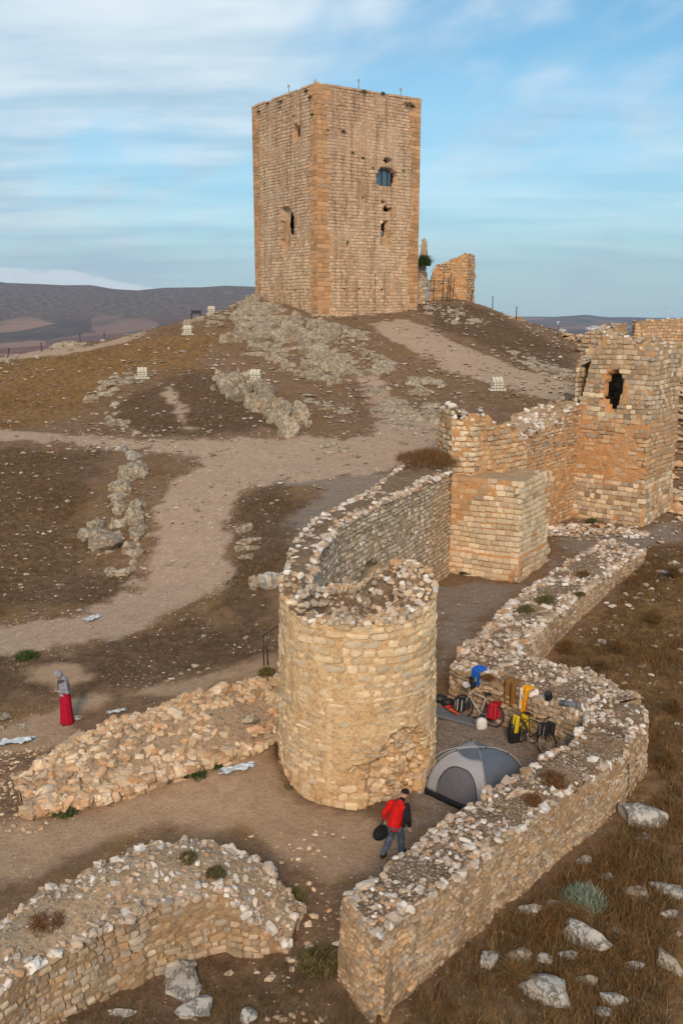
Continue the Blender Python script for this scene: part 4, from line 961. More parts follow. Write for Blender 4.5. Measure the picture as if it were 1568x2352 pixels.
for k in range(1300):
    i = rr.randrange(n-1); r_ = rr.random(); kk = int(r_**1.3*K*.85); q = Vc[kk*n+i]; s_ = .05+.17*rr.random()**1.6*(1 if rr.random() > .1 else 1.5)
    dg = math.degrees(math.atan2(q[1]-RC[1], q[0]-RC[0])) % 360
    if kk == 0: s_ = min(s_, .2)
    ts.append(loose(q+np.array((0, 0, s_*.12)), s_, rr, 'lump' if rr.random() < .5 else 'rough', .3, 'grey_stone' if (60 < dg < 250 and kk > 2) else ('warm_rubble_stone' if rr.random() < .6 else None)))
put_stones(rt, ts, 'rubble_stone', 'rubble_stone', 300)

# ---------------------------------------------------------------- low rubble walls of the enclosure
def prs(L_): return [(at_z(*a, z), at_z(*b_, z2)) for a, b_, z, z2 in L_]
A_ = prs([((785,2068),(868,2142),1.75,1.85), ((875,2010),(965,2072),1.6,1.7), ((985,1918),(1095,1978),1.45,1.5), ((1100,1835),(1215,1890),1.4,1.45), ((1225,1758),(1330,1802),1.4,1.4), ((1310,1700),(1420,1735),1.35,1.4), ((1352,1655),(1484,1668),1.35,1.4), ((1346,1638),(1472,1628),1.35,1.4)])
low_wall('enclosure_wall', 'thick low rubble wall along the near right side of the camp enclosure', A_, ('wall_stone', 'wall_mortar', 'wall_top_soil'), 71, h=(.08, .14), w_=(.08, .20), top_n=62, top_s=(.05, .17), batter_k=.05, cap1=True, d_=.12, matfn=lambda p: 'orange_stone' if (p[0] < 2.1 and p[1] < 16 and p[2] < 1.5 and random.random() < .75-.6*(p[0]-.6)) else None)
B_ = prs([((1338,1648),(1462,1612),1.35,1.4), ((1250,1612),(1370,1552),1.35,1.4), ((1150,1566),(1275,1520),1.35,1.4), ((1085,1548),(1180,1500),1.35,1.4), ((1040,1530),(1080,1478),1.2,1.35)])
B_ = [(b, a) for a, b in B_]   # travelling leftwards: outer side is left
low_wall('enclosure_wall', 'rubble wall behind the bicycles with clothes drying on it', B_, ('wall_stone', 'wall_mortar', 'wall_top_soil'), 72, h=(.15, .23), w_=(.16, .32), top_n=50, top_s=(.06, .19), d_=.14)
C_ = prs([((1052,1505),(1190,1492),1.35,1.3), ((1100,1455),(1250,1440),1.35,1.3), ((1185,1375),(1330,1368),1.4,1.35), ((1285,1300),(1400,1315),1.45,1.4), ((1395,1243),(1482,1266),1.45,1.4)])
low_wall('enclosure_wall', 'rubble wall running away from the camp towards the square ruined tower', C_, ('wall_stone', 'wall_mortar', 'wall_top_soil'), 73, h=(.12, .19), w_=(.12, .26), top_n=36, top_s=(.07, .24), d_=.14)
D_ = prs([((-90,2185),(-60,2330),1.25,1.25), ((20,2108),(60,2235),1.3,1.25), ((120,2045),(170,2180),1.35,1.25), ((250,1985),(290,2120),1.35,1.25), ((400,1932),(425,2068),1.35,1.25), ((500,1932),(515,2050),1.25,1.2), ((590,1975),(575,2105),.9,.85), ((650,2030),(625,2140),.5,.45), ((700,2080),(665,2165),.2,.2)])
low_wall('rubble_wall', 'broad low ruined wall crossing the lower left foreground', D_, ('wall_stone', 'wall_mortar', 'grey_mortar'), 74, h=(.12, .18), w_=(.12, .26), top_n=60, top_s=(.05, .17), hump=.18, d_=.13)
def onz(p, z): q = G(*p); q = q.copy(); q[2] += z; return q
E_ = [(at_z(*a_, z), onz(b_, .18)) for a_, b_, z in (((40,1790),(60,1888),.42), ((150,1705),(130,1872),.80), ((300,1650),(285,1838),1.0), ((460,1600),(430,1796),1.25), ((560,1572),(560,1748),1.4), ((640,1552),(640,1716),1.5))]
low_wall('rubble_wall', 'collapsed band of pale stones leading left from the round tower', E_, ('warm_rubble_stone', 'band_soil', 'band_soil'), 75, h=(.14, .22), w_=(.16, .34), top_n=52, top_s=(.05, .30), hump=.10, topmat='warm_rubble_stone', d_=.16)
# ---------------------------------------------------------------- limestone outcrops
def ico(level):
    bm = bmesh.new(); bmesh.ops.create_icosphere(bm, subdivisions=level, radius=1); V = np.array([v.co[:] for v in bm.verts]); F_ = np.array([[v.index for v in f.verts] for f in bm.faces]); bm.free(); return V, F_
IC4, IC3, IC1 = ico(4), ico(4), ico(1)
def rock_mesh(seed, fac=IC3, cuts=16, nz_=.16):
    r = np.random.default_rng(seed); V = fac[0].copy()
    for i in range(cuts):
        n = r.normal(size=3); n /= np.linalg.norm(n); d = r.uniform(.50, .85); k = V @ n; V = V-np.outer(np.maximum(k-d, 0)*.92, n)
    a = fbm(V[:, 0]*1.4+seed, V[:, 1]*1.4, V[:, 2]*1.4, seed, 5); rdg = 1-np.abs(fbm(V[:, 0]*1.3+seed, V[:, 1]*2.0, V[:, 2]*.8, seed+9, 3))*2
    V = V*(1+nz_*a+.15*(rdg-.6)-.05*np.abs(fbm(V[:, 0]*5, V[:, 1]*5, V[:, 2]*3, seed+3, 2)))[:, None]
    return V, fac[1]
def _rockmat(name, c1, c2, c3, lich):
    m, t, b = pbsdf(name, .95, .1); pos = t.n('ShaderNodeNewGeometry').outputs['Position']
    n = t.noise(pos, .8, 6, .6); c = t.mix(t.rng(n, .3, .7), c1, c2)
    c = t.mix(t.math('MULTIPLY', t.rng(t.noise(pos, 5, 6, .7), .5, .7), .6), c, c3)
    cr = t.rng(t.math('ABSOLUTE', t.math('SUBTRACT', t.noise(t.mapv(pos, (1.5, .8, 1.2), rot=(0, .4, .5)), 2.2, 6, .7), .5)), 0, .035, 1, 0)
    c = t.mix(t.math('MULTIPLY', cr, .45), c, (.07, .055, .042))
    lf = t.math('MULTIPLY', t.rng(t.noise(pos, 3.1, 5, .7), .58, .64, 0, 1, True), t.rng(t.noise(t.mapv(pos, loc=(5, 1, 1)), .45, 2), .48, .56, 0, 1, True))
    c = t.mix(t.math('MULTIPLY', lf, lich), c, (.42, .21, .03))
    t.l(c, b.inputs['Base Color']); bump(t, b, t.math('ADD', t.noise(pos, 5, 9, .7), t.math('MULTIPLY', cr, -.6)), .8, .06); MAT[name] = m
_rockmat('limestone', (.33, .27, .195), (.46, .385, .29), (.21, .17, .12), .8)
_rockmat('limestone_grey', (.40, .37, .325), (.52, .49, .43), (.29, .265, .23), .3)
ROCK = [rock_mesh(500+i) for i in range(9)]
_rk = {}
def rk_mesh(i, mat):
    if (i, mat) not in _rk: _rk[(i, mat)] = mesh_np('rock', ROCK[i][0], ROCK[i][1], MAT[mat], True)
    return _rk[(i, mat)]
def outcrop(label, spots, mat='limestone', cat='rocks', group=None, name='rock_outcrop'):
    """spots: (x, y, sx, sy, sz, rz, tilt, sink)"""
    c = np.mean([(s[0], s[1]) for s in spots], 0)
    if len(spots) == 1:
        x, y, sx, sy, sz, rz, ti, sk = spots[0]; o = link('boulder', rk_mesh(random.randrange(9), mat)); o.location = (x, y, gz(x, y)+sz*sk); o.scale = (sx, sy, sz); o.rotation_euler = (ti, ti*.5, rz)
        return tag(o, label, cat, group)
    root = thing(name, label, cat, (c[0], c[1], gz(*c)), 0, group)
    for x, y, sx, sy, sz, rz, ti, sk in spots[:290]:
        o = link('rock', rk_mesh(random.randrange(9), mat), root); o.location = Vector((x, y, gz(x, y)+sz*sk))-root.location; o.scale = (sx, sy, sz); o.rotation_euler = (ti, ti*.4, rz)
    return root
def in_poly(p, P): return sd_poly(np.array([p[0]]), np.array([p[1]]), P)[0] > 0
def fill(poly_px, n, smin, smax, rz=0, tilt=0, sink=-.1, asp=(1.3, .7, .8), seed=0, jrz=.35, power=2.2):
    rr = random.Random(seed); P = gp(poly_px); xs = [p[0] for p in P]; ys = [p[1] for p in P]; out = []; g = 0
    while len(out) < n and g < n*60:
        g += 1; x, y = rr.uniform(min(xs), max(xs)), rr.uniform(min(ys), max(ys))
        if not in_poly((x, y), P): continue
        s = smin+(smax-smin)*rr.random()**power
        out.append((x, y, s*asp[0]*rr.uniform(.8, 1.2), s*asp[1]*rr.uniform(.8, 1.2), s*asp[2]*rr.uniform(.8, 1.25), rz+rr.gauss(0, jrz), tilt+rr.gauss(0, .12), sink))
    return out
def at1(px, py, w_px, asp=(1, .7, .6), rz=0, tilt=0, sink=.0):
    p = G(px, py); zc = p[1]*math.cos(PITCH)+(CAMZ-p[2])*math.sin(PITCH); s = w_px/FL*zc/2/max(.4, asp[0])
    return (p[0], p[1], s*asp[0], s*asp[1], s*asp[2], rz, tilt, sink)
outcrop('long rugged limestone crag on the slope directly below the keep', fill([(540,775),(552,705),(600,692),(650,712),(730,738),(800,755),(890,800),(905,862),(800,880),(700,872),(620,830),(545,785)], 270, .28, 1.35, .6, .3, -.45, (1.35, .62, .8), 1, .5)
        + fill([(545,765),(555,702),(615,695),(645,730),(600,790)], 26, .6, 1.4, .8, .3, -.15, (1.1, .6, 1.0), 2))
outcrop('grey fluted limestone ridge with orange lichen below a small white plinth', fill([(482,890),(495,858),(560,852),(600,885),(650,935),(720,975),(705,1002),(655,998),(600,955),(520,915)], 70, .35, 1.15, -.7, .25, .0, (.85, .7, 1.15), 3))
outcrop('pale slabs low on the slope right of the fluted ridge', fill([(850,925),(980,925),(1040,955),(1030,985),(940,970),(870,945)], 34, .25, .8, .2, .1, -.1, (1.5, .8, .45), 4))
outcrop('small rock group with lichen in the middle of the hillside', fill([(940,870),(1010,880),(1020,910),(950,905)], 14, .3, .8, .2, .1, 0, (1.2, .8, .6), 5))
outcrop('flat rock pair high on the bare slope above the path fork', fill([(845,892),(905,892),(900,915),(850,915)], 9, .3, .8, 0, .1, 0, (1.2, .8, .5), 6))
outcrop('layered small rock beside the path junction', fill([(738,1015),(785,1012),(800,1040),(745,1042)], 9, .2, .55, .1, .1, 0, (1.3, .8, .5), 7))
outcrop('scattered line of grey stones climbing left towards the lower white plinth', fill([(195,925),(240,880),(300,855),(312,870),(260,905),(215,935)], 46, .15, .55, .7, .1, 0, (1.3, .7, .5), 8))
outcrop('yellowish rock cluster on the brown slope above the crossing track', fill([(240,930),(275,925),(290,985),(255,985),(238,960)], 16, .2, .7, .4, .1, 0, (1.1, .8, .7), 9))
outcrop('single pale rock just above the crossing track', [at1(315, 997, 34, (1.2, .8, .7))])
outcrop('uppermost grey boulder of the chain along the path', [at1(281, 1033, 34, (1, .9, 1.0), 0, .1, .1)], 'limestone_grey')
outcrop('second grey boulder of the chain, leaning beside the uppermost', [at1(309, 1052, 46, (1.1, .9, .9), .4, .1, .1)], 'limestone_grey')
outcrop('upper chain of lichen covered rocks left of the pale path', fill([(295,1065),(340,1070),(335,1100),(300,1130),(310,1160),(265,1190),(250,1160),(280,1110)], 30, .25, .75, .9, .1, .1, (1.2, .8, .8), 10))
outcrop('big rounded cluster of pale boulders at the lower end of the chain', [at1(240, 1262, 95, (1, .8, .85), .3, .1, .25), at1(225, 1215, 60, (1, .7, .8), .6, .1, .1), at1(262, 1245, 50, (1, .8, .9), .2, 0, .1), at1(285, 1320, 60, (1.2, .7, .6), .2, 0, .1), at1(258, 1312, 38), at1(212, 1212, 36), at1(235, 1232, 50, (1, .8, .8))]
        + fill([(200,1215),(270,1190),(335,1180),(335,1330),(270,1340),(220,1300)], 20, .2, .55, .7, .1, .05, (1.1, .8, .8), 11))
outcrop('slim upright rocks on the right flank of the boulder chain', fill([(300,1175),(335,1165),(330,1215),(310,1290),(290,1280),(295,1220)], 18, .25, .65, 1.2, .1, .15, (1.2, .7, .9), 12))
outcrop('ribbed white rock group right of the path bend', [at1(565, 1215, 55, (1.2, .8, .8), .2, 0, .1), at1(570, 1243, 62, (1.3, .7, .5), .1), at1(585, 1258, 60, (1.5, .6, .4), -.1), at1(572, 1280, 58, (1.3, .7, .5), 0), at1(553, 1262, 40), at1(590, 1240, 46, (1.4, .6, .5))])
outcrop('large smooth grey boulder near the left end of the curtain wall', [at1(622, 1345, 74, (1.05, .8, .85), .2, .1, .22)], 'limestone_grey')
outcrop('narrow boulder leaning on the left of the large smooth grey one', [at1(588, 1350, 42, (.85, .8, 1.1), .3, .2, .22)], 'limestone')
outcrop('small white stone lying alone on the dark ground below the path', [at1(449, 1532, 24, (1.2, .8, .7))], 'limestone')
outcrop('big flat grey slab in the grass at the bottom of the foreground wall', [at1(385, 2222, 160, (1.35, .85, .26), -.3, 0, .3), at1(430, 2270, 150, (1.2, .85, .27), -.95, .05, .25), at1(450, 2325, 105, (1, .9, .3), .5, 0, .25)], 'limestone_grey')
outcrop('low rough grey stone at the foot of the foreground wall', [at1(278, 2328, 84, (1.4, .6, .4), .1)], 'limestone_grey')
outcrop('grey block standing in the grass near the bottom edge', [at1(571, 2347, 52, (1, .8, .9), .4, 0, .3)], 'limestone_grey')
SL = [(1472,1890,110,-.5,'long flat slab against the foot of the enclosure wall at right'), (1342,2160,115,-.65,'long grey slab below the sage bush'), (1256,2288,120,-.55,'long slab lying in brown grass near the bottom edge'),
      (1191,2200,60,.2,'white topped rock near the end of the long wall'), (1461,2062,66,-.3,'rock with orange lichen right of the sage bush'), (1534,2052,75,-.5,'smooth pale slab at the right picture edge'),
      (1418,2143,40,-.9,'narrow rock in the grass right of the long grey slab'), (1455,2224,40,.1,'small square boulder alone in the grass'), (1526,2219,70,-1.2,'upright lichen spotted rock at the lower right edge'),
      (1304,2203,44,0,'half buried rock between the two long slabs'), (1391,2019,36,0,'small dark rock above the sage bush'), (1342,1981,38,.4,'pale stone close to the outer wall foot'), (1218,2100,50,0,'grey stone touching the outer wall foot'),
      (1266,2084,48,.2,'greyish stone left of the sage bush'), (1407,2303,56,-.2,'pale low rock near the bottom right'), (1347,2262,50,0,'lichen speckled low rock right of the lowest slab'), (1120,2213,60,1.0,'rounded slab leaning on the outer face of the long wall'),
      (1385,2335,50,-.4,'rough rock cut by the bottom edge'), (1480,1935,40,0,'stone beside the flat slab at right'), (1535,2110,40,.2,'rock fragment below the smooth pale slab')]
for px, py, wd, rz, lb in SL:
    outcrop(lb, [at1(px, py, wd*1.3, (1.25, .7, .6), rz, 0, .30)], 'limestone' if 'lichen' in lb or 'white' in lb else 'limestone_grey')
outcrop('rubbly crest of stones along the slope right of the keep', fill([(985,700),(1060,705),(1130,745),(1100,760),(1000,735),(975,720)], 60, .12, .45, .3, .1, 0, (1.2, .8, .6), 14))
outcrop('band of stones on the right shoulder of the hill', fill([(1160,800),(1250,830),(1320,850),(1310,880),(1240,860),(1170,820)], 60, .12, .5, -.3, .1, 0, (1.3, .8, .5), 15))
outcrop('pale broken crest at the far left end of the hill', fill([(90,800),(150,785),(230,790),(150,800)], 24, .3, .8, 0, 0, .1, (1.6, .8, .5), 16))
outcrop('stony patch on the hill crest left of the keep', fill([(440,735),(530,715),(545,740),(480,760),(400,765)], 40, .15, .5, 0, .1, 0, (1.3, .8, .5), 17))
outcrop('dark broken ledge at the left foot of the keep', fill([(525,705),(575,697),(570,715),(530,725)], 20, .3, .8, .2, .1, .1, (1.2, .8, .9), 18))
outcrop('whitish cracked streak of rock right of the path fork', fill([(880,965),(960,975),(1040,995),(1030,1003),(950,985),(870,972)], 16, .25, .7, -.2, 0, -.2, (1.8, .6, .3), 19))
outcrop('few tan stones at the track edge below the slim slope path', fill([(690,895),(800,940),(790,955),(680,905)], 16, .15, .6, -.5, 0, 0, (1.5, .7, .4), 20))
for px, py, z_, wd, lb in ((463, 1628, 1.2, 66, 'largest pale boulder on the rubble band left of the round tower'), (577, 1652, 1.35, 40, 'squarish pale boulder on the rubble band nearest the round tower'), (500, 1703, .9, 38, 'orange tinted boulder on the lower side of the rubble band')):
    q = at_z(px, py, z_); k = wd/FL*25/2; o = link('boulder', rk_mesh(random.randrange(9), 'limestone')); o.location = tuple(q); o.scale = (k*1.15, k*.75, k*.6); o.rotation_euler = (.1, 0, .3); tag(o, lb, 'rock')
outcrop('grey stones at the far left edge behind the woman', [at1(10, 1650, 44), at1(50, 1668, 40, (1.2, .8, .5)), at1(-10, 1680, 50)], 'limestone')
outcrop('flat grey rock beside the woman in the red skirt', [at1(178, 1652, 34, (1.3, .8, .5))], 'limestone_grey')

# ---------------------------------------------------------------- loose stones nobody could count
def keepout(x, y):
    bad = np.zeros(x.shape, bool)
    for Lp in (A_, B_, C_, D_, E_): P = [p[0][:2] for p in Lp]+[p[1][:2] for p in Lp][::-1]; bad |= sd_poly(x, y, P) > -.12
    bad |= np.hypot(x-RC[0], y-RC[1]) < RR+.15
    for P in (QT, [B1, BK, B2, B3], RP, LW, [tuple(q) for q in P3[:, :2]]+[tuple(q) for q in Lf[::-1, :2]], [KL, KC, KR, KB]): bad |= sd_poly(x, y, P) > -.05
    return bad
QT = [QA, QB, QC, QD]
OC = [IC1[0]*np.array((1, 1, .7)) for _ in range(1)]
def pebbles(name, n, region, smin, smax, mat, power=3, seed=0, dens=None):
    r = np.random.default_rng(seed); x = r.uniform(region[0], region[1], n*3); y = r.uniform(region[2], region[3], n*3)
    vis = np.abs(az_px(x, y)-CX) < 880
    k = vis & ~keepout(x, y)
    if dens is not None: k &= r.random(len(x)) < dens(x, y)
    x, y = x[k][:n], y[k][:n]; n = len(x); s = smin+(smax-smin)*r.random(n)**power; s = s*np.clip(y/30, .75, 2.0)
    V, Fx, c = octa(np.c_[x, y, GZ(x, y)+s*.08], s, r)
    o = link(name, mesh_np(name, V, Fx, MAT[mat], False, {'rnd': ('FLOAT', c)})); o['kind'] = 'stuff'; return o
def d_hill(x, y): return np.clip(.04+.10*sstep(y, 35, 55)+(3.0*np.maximum(fbm(x*.22, y*.22, 0, 91, 4)-.05, 0)+2.2*np.maximum(fbm(x*.7, y*.7, 0, 92, 3)-.15, 0)), 0, 1)
pebbles('scattered_stones', 11000, (-34, 32, 26, 86), .03, .20, 'pebble_stone', 3.4, 1, d_hill)
pebbles('scattered_stones', 7000, (-12, 14, 11, 34), .02, .10, 'pebble_stone', 3, 2, lambda x, y: np.clip(.12+2.0*fbm(x*.6, y*.6, 0, 93, 4), .03, 1))
PW = PATHS[0]
pebbles('path_gravel', 7500, (-16, 12, 27, 56), .02, .09, 'rubble_stone', 3, 3, lambda x, y: np.exp(-(sd_poly(x, y, PW)/.7)**2)+.15*(sd_poly(x, y, PW) > 0))
tr = [at_z(640, 1890, .1), at_z(900, 1990, .1), at_z(760, 2352, .1), at_z(560, 2200, .1)]
pebbles('fallen_stones', 330, (-3.5, 2.0, 13, 19.5), .05, .26, 'warm_rubble_stone', 3, 4, lambda x, y: np.clip(np.exp(-((x+.9+.1*(y-16))/.8)**2), 0, 1))
fe = gp([(-80,1740),(60,1720),(160,1700),(130,1880),(60,1960),(-80,1980)])
pebbles('fallen_stones', 900, (-12, -5, 19, 25), .04, .24, 'warm_rubble_stone', 2.5, 5, lambda x, y: (sd_poly(x, y, fe) > 0)*1.0)
pebbles('fallen_stones', 600, (9, 16, 40, 48.5), .08, .34, 'rubble_stone', 2, 6, lambda x, y: np.exp(-((y-47.0+.2*(x-12))/1.2)**2))
pebbles('fallen_stones', 1500, (14, 34, 48, 78), .10, .5, 'orange_stone', 2, 7, lambda x, y: (x > 18.5+0*y)*.9)

# ---------------------------------------------------------------- grass and plants
def leafmat(name, stops, rough=.8, trans=.0):
    m, t, b = pbsdf(name, rough, .1); c = t.ramp(rndval(t), stops); t.l(c, b.inputs['Base Color']); MAT[name] = m
leafmat('dry_grass', [(0, (.12, .062, .026)), (.3, (.19, .098, .036)), (.55, (.25, .15, .06)), (.75, (.19, .075, .026)), (.92, (.12, .11, .045)), (1, (.36, .27, .14))])
leafmat('dark_grass', [(0, (.075, .050, .026)), (.4, (.12, .078, .04)), (.7, (.16, .10, .048)), (.9, (.08, .075, .03)), (1, (.26, .18, .09))])
leafmat('brown_brush', [(0, (.10, .045, .02)), (.4, (.19, .085, .032)), (.7, (.13, .085, .04)), (1, (.30, .17, .075))])
leafmat('green_leaf', [(0, (.035, .06, .018)), (.5, (.06, .095, .028)), (1, (.12, .14, .05))])
leafmat('sage_leaf', [(0, (.12, .15, .10)), (.5, (.20, .24, .17)), (1, (.30, .34, .25))])
leafmat('olive_leaf', [(0, (.06, .055, .02)), (.5, (.12, .105, .04)), (1, (.20, .16, .07))])
def blades(x, y, z, hgt, wid, lean, nb, r, spread):
    """nb blades per tuft, each a bent narrow strip of 2 segments"""
    n = len(x); N = n*nb; tx = np.repeat(x, nb)+r.normal(0, 1, N)*np.repeat(spread, nb); ty = np.repeat(y, nb)+r.normal(0, 1, N)*np.repeat(spread, nb); tz = np.repeat(z, nb)
    a = r.uniform(0, 6.28, N); h = np.repeat(hgt, nb)*r.uniform(.5, 1.15, N); l = lean*r.uniform(.2, 1.3, N)*h; w_ = wid*r.uniform(.7, 1.3, N)
    dx, dy = np.cos(a), np.sin(a); b = a+r.uniform(-1.5, 1.5, N); sx, sy = -np.sin(b)*w_/2, np.cos(b)*w_/2
    def P(f, k): return np.stack([tx+dx*l*f*f+sx*k, ty+dy*l*f*f+sy*k, tz+h*f*(1-.2*f*lean)], -1)
    V = np.stack([P(0, 1), P(0, -1), P(.55, .8), P(.55, -.8), P(1, 0)], 1)
    F4 = np.array([(0, 1, 3, 2)]); F3 = np.array([(2, 3, 4)]); o = np.arange(N)[:, None]*5
    return V.reshape(-1, 3), F4+o, F3+o, np.repeat(r.random(N)*.35+np.repeat(r.random(n), nb)*.65, 5)
def grass(name, n, region, h, wid, lean, nb, spread, mat, seed, dens, kind='stuff'):
    r = np.random.default_rng(seed); x = r.uniform(region[0], region[1], n*4); y = r.uniform(region[2], region[3], n*4)
    k = (np.abs(az_px(x, y)-CX) < 860) & ~keepout(x, y) & (r.random(len(x)) < dens(x, y)); x, y = x[k][:n], y[k][:n]
    hg = r.uniform(*h, len(x))*(.6+.9*vnoise(x*.5, y*.5, 0, 5)); V, a, b, c = blades(x, y, GZ(x, y)-.02, hg, wid, lean, nb, r, spread*(.5+r.random(len(x))))
    o = link(name, mesh_np(name, V, [a, b], MAT[mat], False, {'rnd': ('FLOAT', c)})); o['kind'] = kind; return o
nP = lambda x, y: 1-np.clip(sum(masks(x, y)[i] for i in (0, 1)), 0, 1)
outer = lambda x, y: (sd_poly(x, y, [(0.6, 12.0), (1.0, 13.2), (1.8, 14.8), (4.6, 17.6), (8.5, 21.5), (8.2, 24), (5.6, 27.2), (9.4, 32.6), (13.6, 40), (15, 43), (40, 43), (40, 8), (1.0, 8)]) > .1)
grass('dry_grass', 7500, (1, 26, 10, 44), (.10, .36), .012, .75, 11, .09, 'dry_grass', 1, lambda x, y: outer(x, y)*np.clip(.5+1.4*fbm(x*.7, y*.7, 0, 71, 3), .12, 1))
grass('dark_grass', 8000, (1, 26, 10, 44), (.08, .30), .012, .8, 9, .12, 'dark_grass', 2, lambda x, y: outer(x, y)*1.0)
grass('dry_grass', 1800, (-7, 1.5, 11.5, 16.5), (.06, .22), .007, .8, 10, .08, 'dark_grass', 3, lambda x, y: np.clip(.55+1.5*fbm(x*.9, y*.9, 0, 72, 3), .1, 1)*(y < 15.6-.10*(x+3)))
grass('dry_grass', 2600, (1.5, 13, 11, 25), (.12, .36), .010, .8, 14, .09, 'dry_grass', 11, lambda x, y: outer(x, y)*np.clip(.05+2.6*fbm(x*.8, y*.8, 0, 171, 3), .05, 1))
grass('rust_scrub', 1500, (1.5, 26, 11, 42), (.12, .34), .012, .6, 26, .13, 'brown_brush', 12, lambda x, y: outer(x, y)*np.clip(.2+2.0*fbm(x*.6, y*.6, 0, 172, 3), .02, 1))
pebbles('scattered_stones', 420, (3, 22, 11, 40), .10, .42, 'rubble_stone', 2.4, 18, lambda x, y: outer(x, y)*np.clip(.3+2*fbm(x*.5, y*.5, 0, 173, 3), .03, 1))
def hilld(x, y):
    mk = masks(x, y); return np.clip(1-mk[0]*1.2-mk[1]*1.2-mk[2]-.5*sstep(y, 60, 80), 0, 1)*np.clip(.35+1.6*fbm(x*.35, y*.35, 0, 73, 4)+.6*mk[3]*.8, .04, 1)*(x < np.interp(y, SY, SX)-1.2)
grass('dry_grass', 16000, (-34, 20, 25, 84), (.06, .20), .018, .9, 6, .16, 'dry_grass', 4, hilld)
grass('dark_grass', 9000, (-30, 6, 24, 56), (.05, .16), .014, .9, 6, .16, 'dark_grass', 5, lambda x, y: hilld(x, y)*(.3+masks(x, y)[4]))
def bush(name, label, cat, p, R_, h, mat, n=60, nb=12, lean=.5, wid=.012, group=None, z=None, seed=0, flat=1.0):
    """a shrub of many narrow leaves round a short woody stem"""
    r = np.random.default_rng(seed+17); root = thing(name, label, cat, (p[0], p[1], p[2] if z is None else z), 0, group)
    u = r.random(n)**.6; a = r.uniform(0, 6.28, n); x = np.cos(a)*u*R_; y = np.sin(a)*u*R_*flat; z0 = r.random(n)*h*.7*(1-u*u*.8)
    V, f4, f3, c = blades(x, y, z0, np.full(n, h*.45), wid, lean*2, nb, r, np.full(n, R_*.10))
    o = link('foliage', mesh_np('foliage', V, [f4, f3], MAT[mat], False, {'rnd': ('FLOAT', c)}), root)
    m = MB()
    for i in range(6): q = r.normal(0, R_*.4, 2); m.tube([(0, 0, -.05), (q[0]*.5, q[1]*.5, h*.25), (q[0], q[1], h*.6)], [.012, .008, .003], 4)
    m.build('stem', MAT['brown_brush'], root); return root
def on_top(px, py, z): return at_z(px, py, z)
bush('brown_shrub', 'large rusty brown dead shrub heaped on the curtain wall top', 'shrub', at_z(985, 1062, 5.3), 1.5, .7, 'brown_brush', 420, 14, .5, .012, seed=1, flat=1.1)
bush('brown_shrub', 'smaller brown dead shrub left of the large heap on the curtain wall', 'shrub', at_z(930, 1085, 5.1), .6, .4, 'brown_brush', 120, 12, .5, seed=2)
bush('sage_bush', 'silvery green sage bush on the slope outside the enclosure wall', 'bush', G(1337, 2085), .42, .5, 'sage_leaf', 260, 12, .35, .014, seed=3)
for i, (px, py, z, R_, mt, lb) in enumerate([(1255, 1385, 1.5, .42, 'olive_leaf', 'dark olive cushion plant, largest on the wall leading to the square ruined tower'), (1208, 1405, 1.45, .33, 'olive_leaf', 'dark cushion plant on the wall top, left of the largest one'), (1332, 1368, 1.45, .2, 'olive_leaf', 'small dark cushion plant on the wall top, right of the largest one'),
        (1338, 1322, 1.5, .28, 'brown_brush', 'brown cushion plant farthest along the wall to the square ruined tower'), (1268, 1798, 1.5, .34, 'brown_brush', 'rusty dry tuft on the near right wall top beside the tent'), (1220, 1845, 1.5, .25, 'brown_brush', 'thin dry tuft on the near right wall top below the tent'),
        (105, 2130, 1.4, .32, 'brown_brush', 'dry tuft at the left end of the foreground wall top'), (430, 1975, 1.5, .2, 'olive_leaf', 'olive tuft on the crown of the foreground wall'), (495, 2010, 1.4, .2, 'olive_leaf', 'olive tuft near the right end of the foreground wall'), (1120, 1560, 1.5, .2, 'brown_brush', 'brown tuft on the wall between the blue jacket and trousers')]):
    bush('cushion_plant', lb, 'plant', at_z(px, py, z), R_, R_*.9, mt, 110, 10, .5, .010, seed=20+i)
for i, (px, py, R_, mt, lb) in enumerate([(446, 1785, .32, 'green_leaf', 'leafy green weed in the trench below the rubble band'), (492, 1765, .22, 'green_leaf', 'upright green weed right of the leafy weed in the trench'), (150, 1868, .34, 'green_leaf', 'yellow green plant at the left end of the trench'), (612, 1550, .26, 'olive_leaf', 'dark green shrub at the left foot of the round tower, by the handrail'),
        (672, 2072, .28, 'olive_leaf', 'olive shrub at the right end of the foreground wall'), (730, 2225, .42, 'olive_leaf', 'spiky yellow green tussock left of the wall end'), (388, 1655, .16, 'green_leaf', 'tiny dark plant on top of the rubble band'), (1068, 1318, .28, 'green_leaf', 'low green weed at the left foot of the ashlar bastion'),
        (1140, 1620, .0, None, None), (1357, 1200, .3, 'green_leaf', 'low green weed on the rubble before the square ruined tower'), (62, 1513, .35, 'green_leaf', 'flat green weed on the dark verge at left'), (660, 1810, .12, 'olive_leaf', 'small thorny weed at the base of the round tower')]):
    if R_ == 0: continue
    bush('weed', lb, 'plant', G(px, py), R_, R_*.9, mt, 120, 10, .5, .016, seed=40+i)
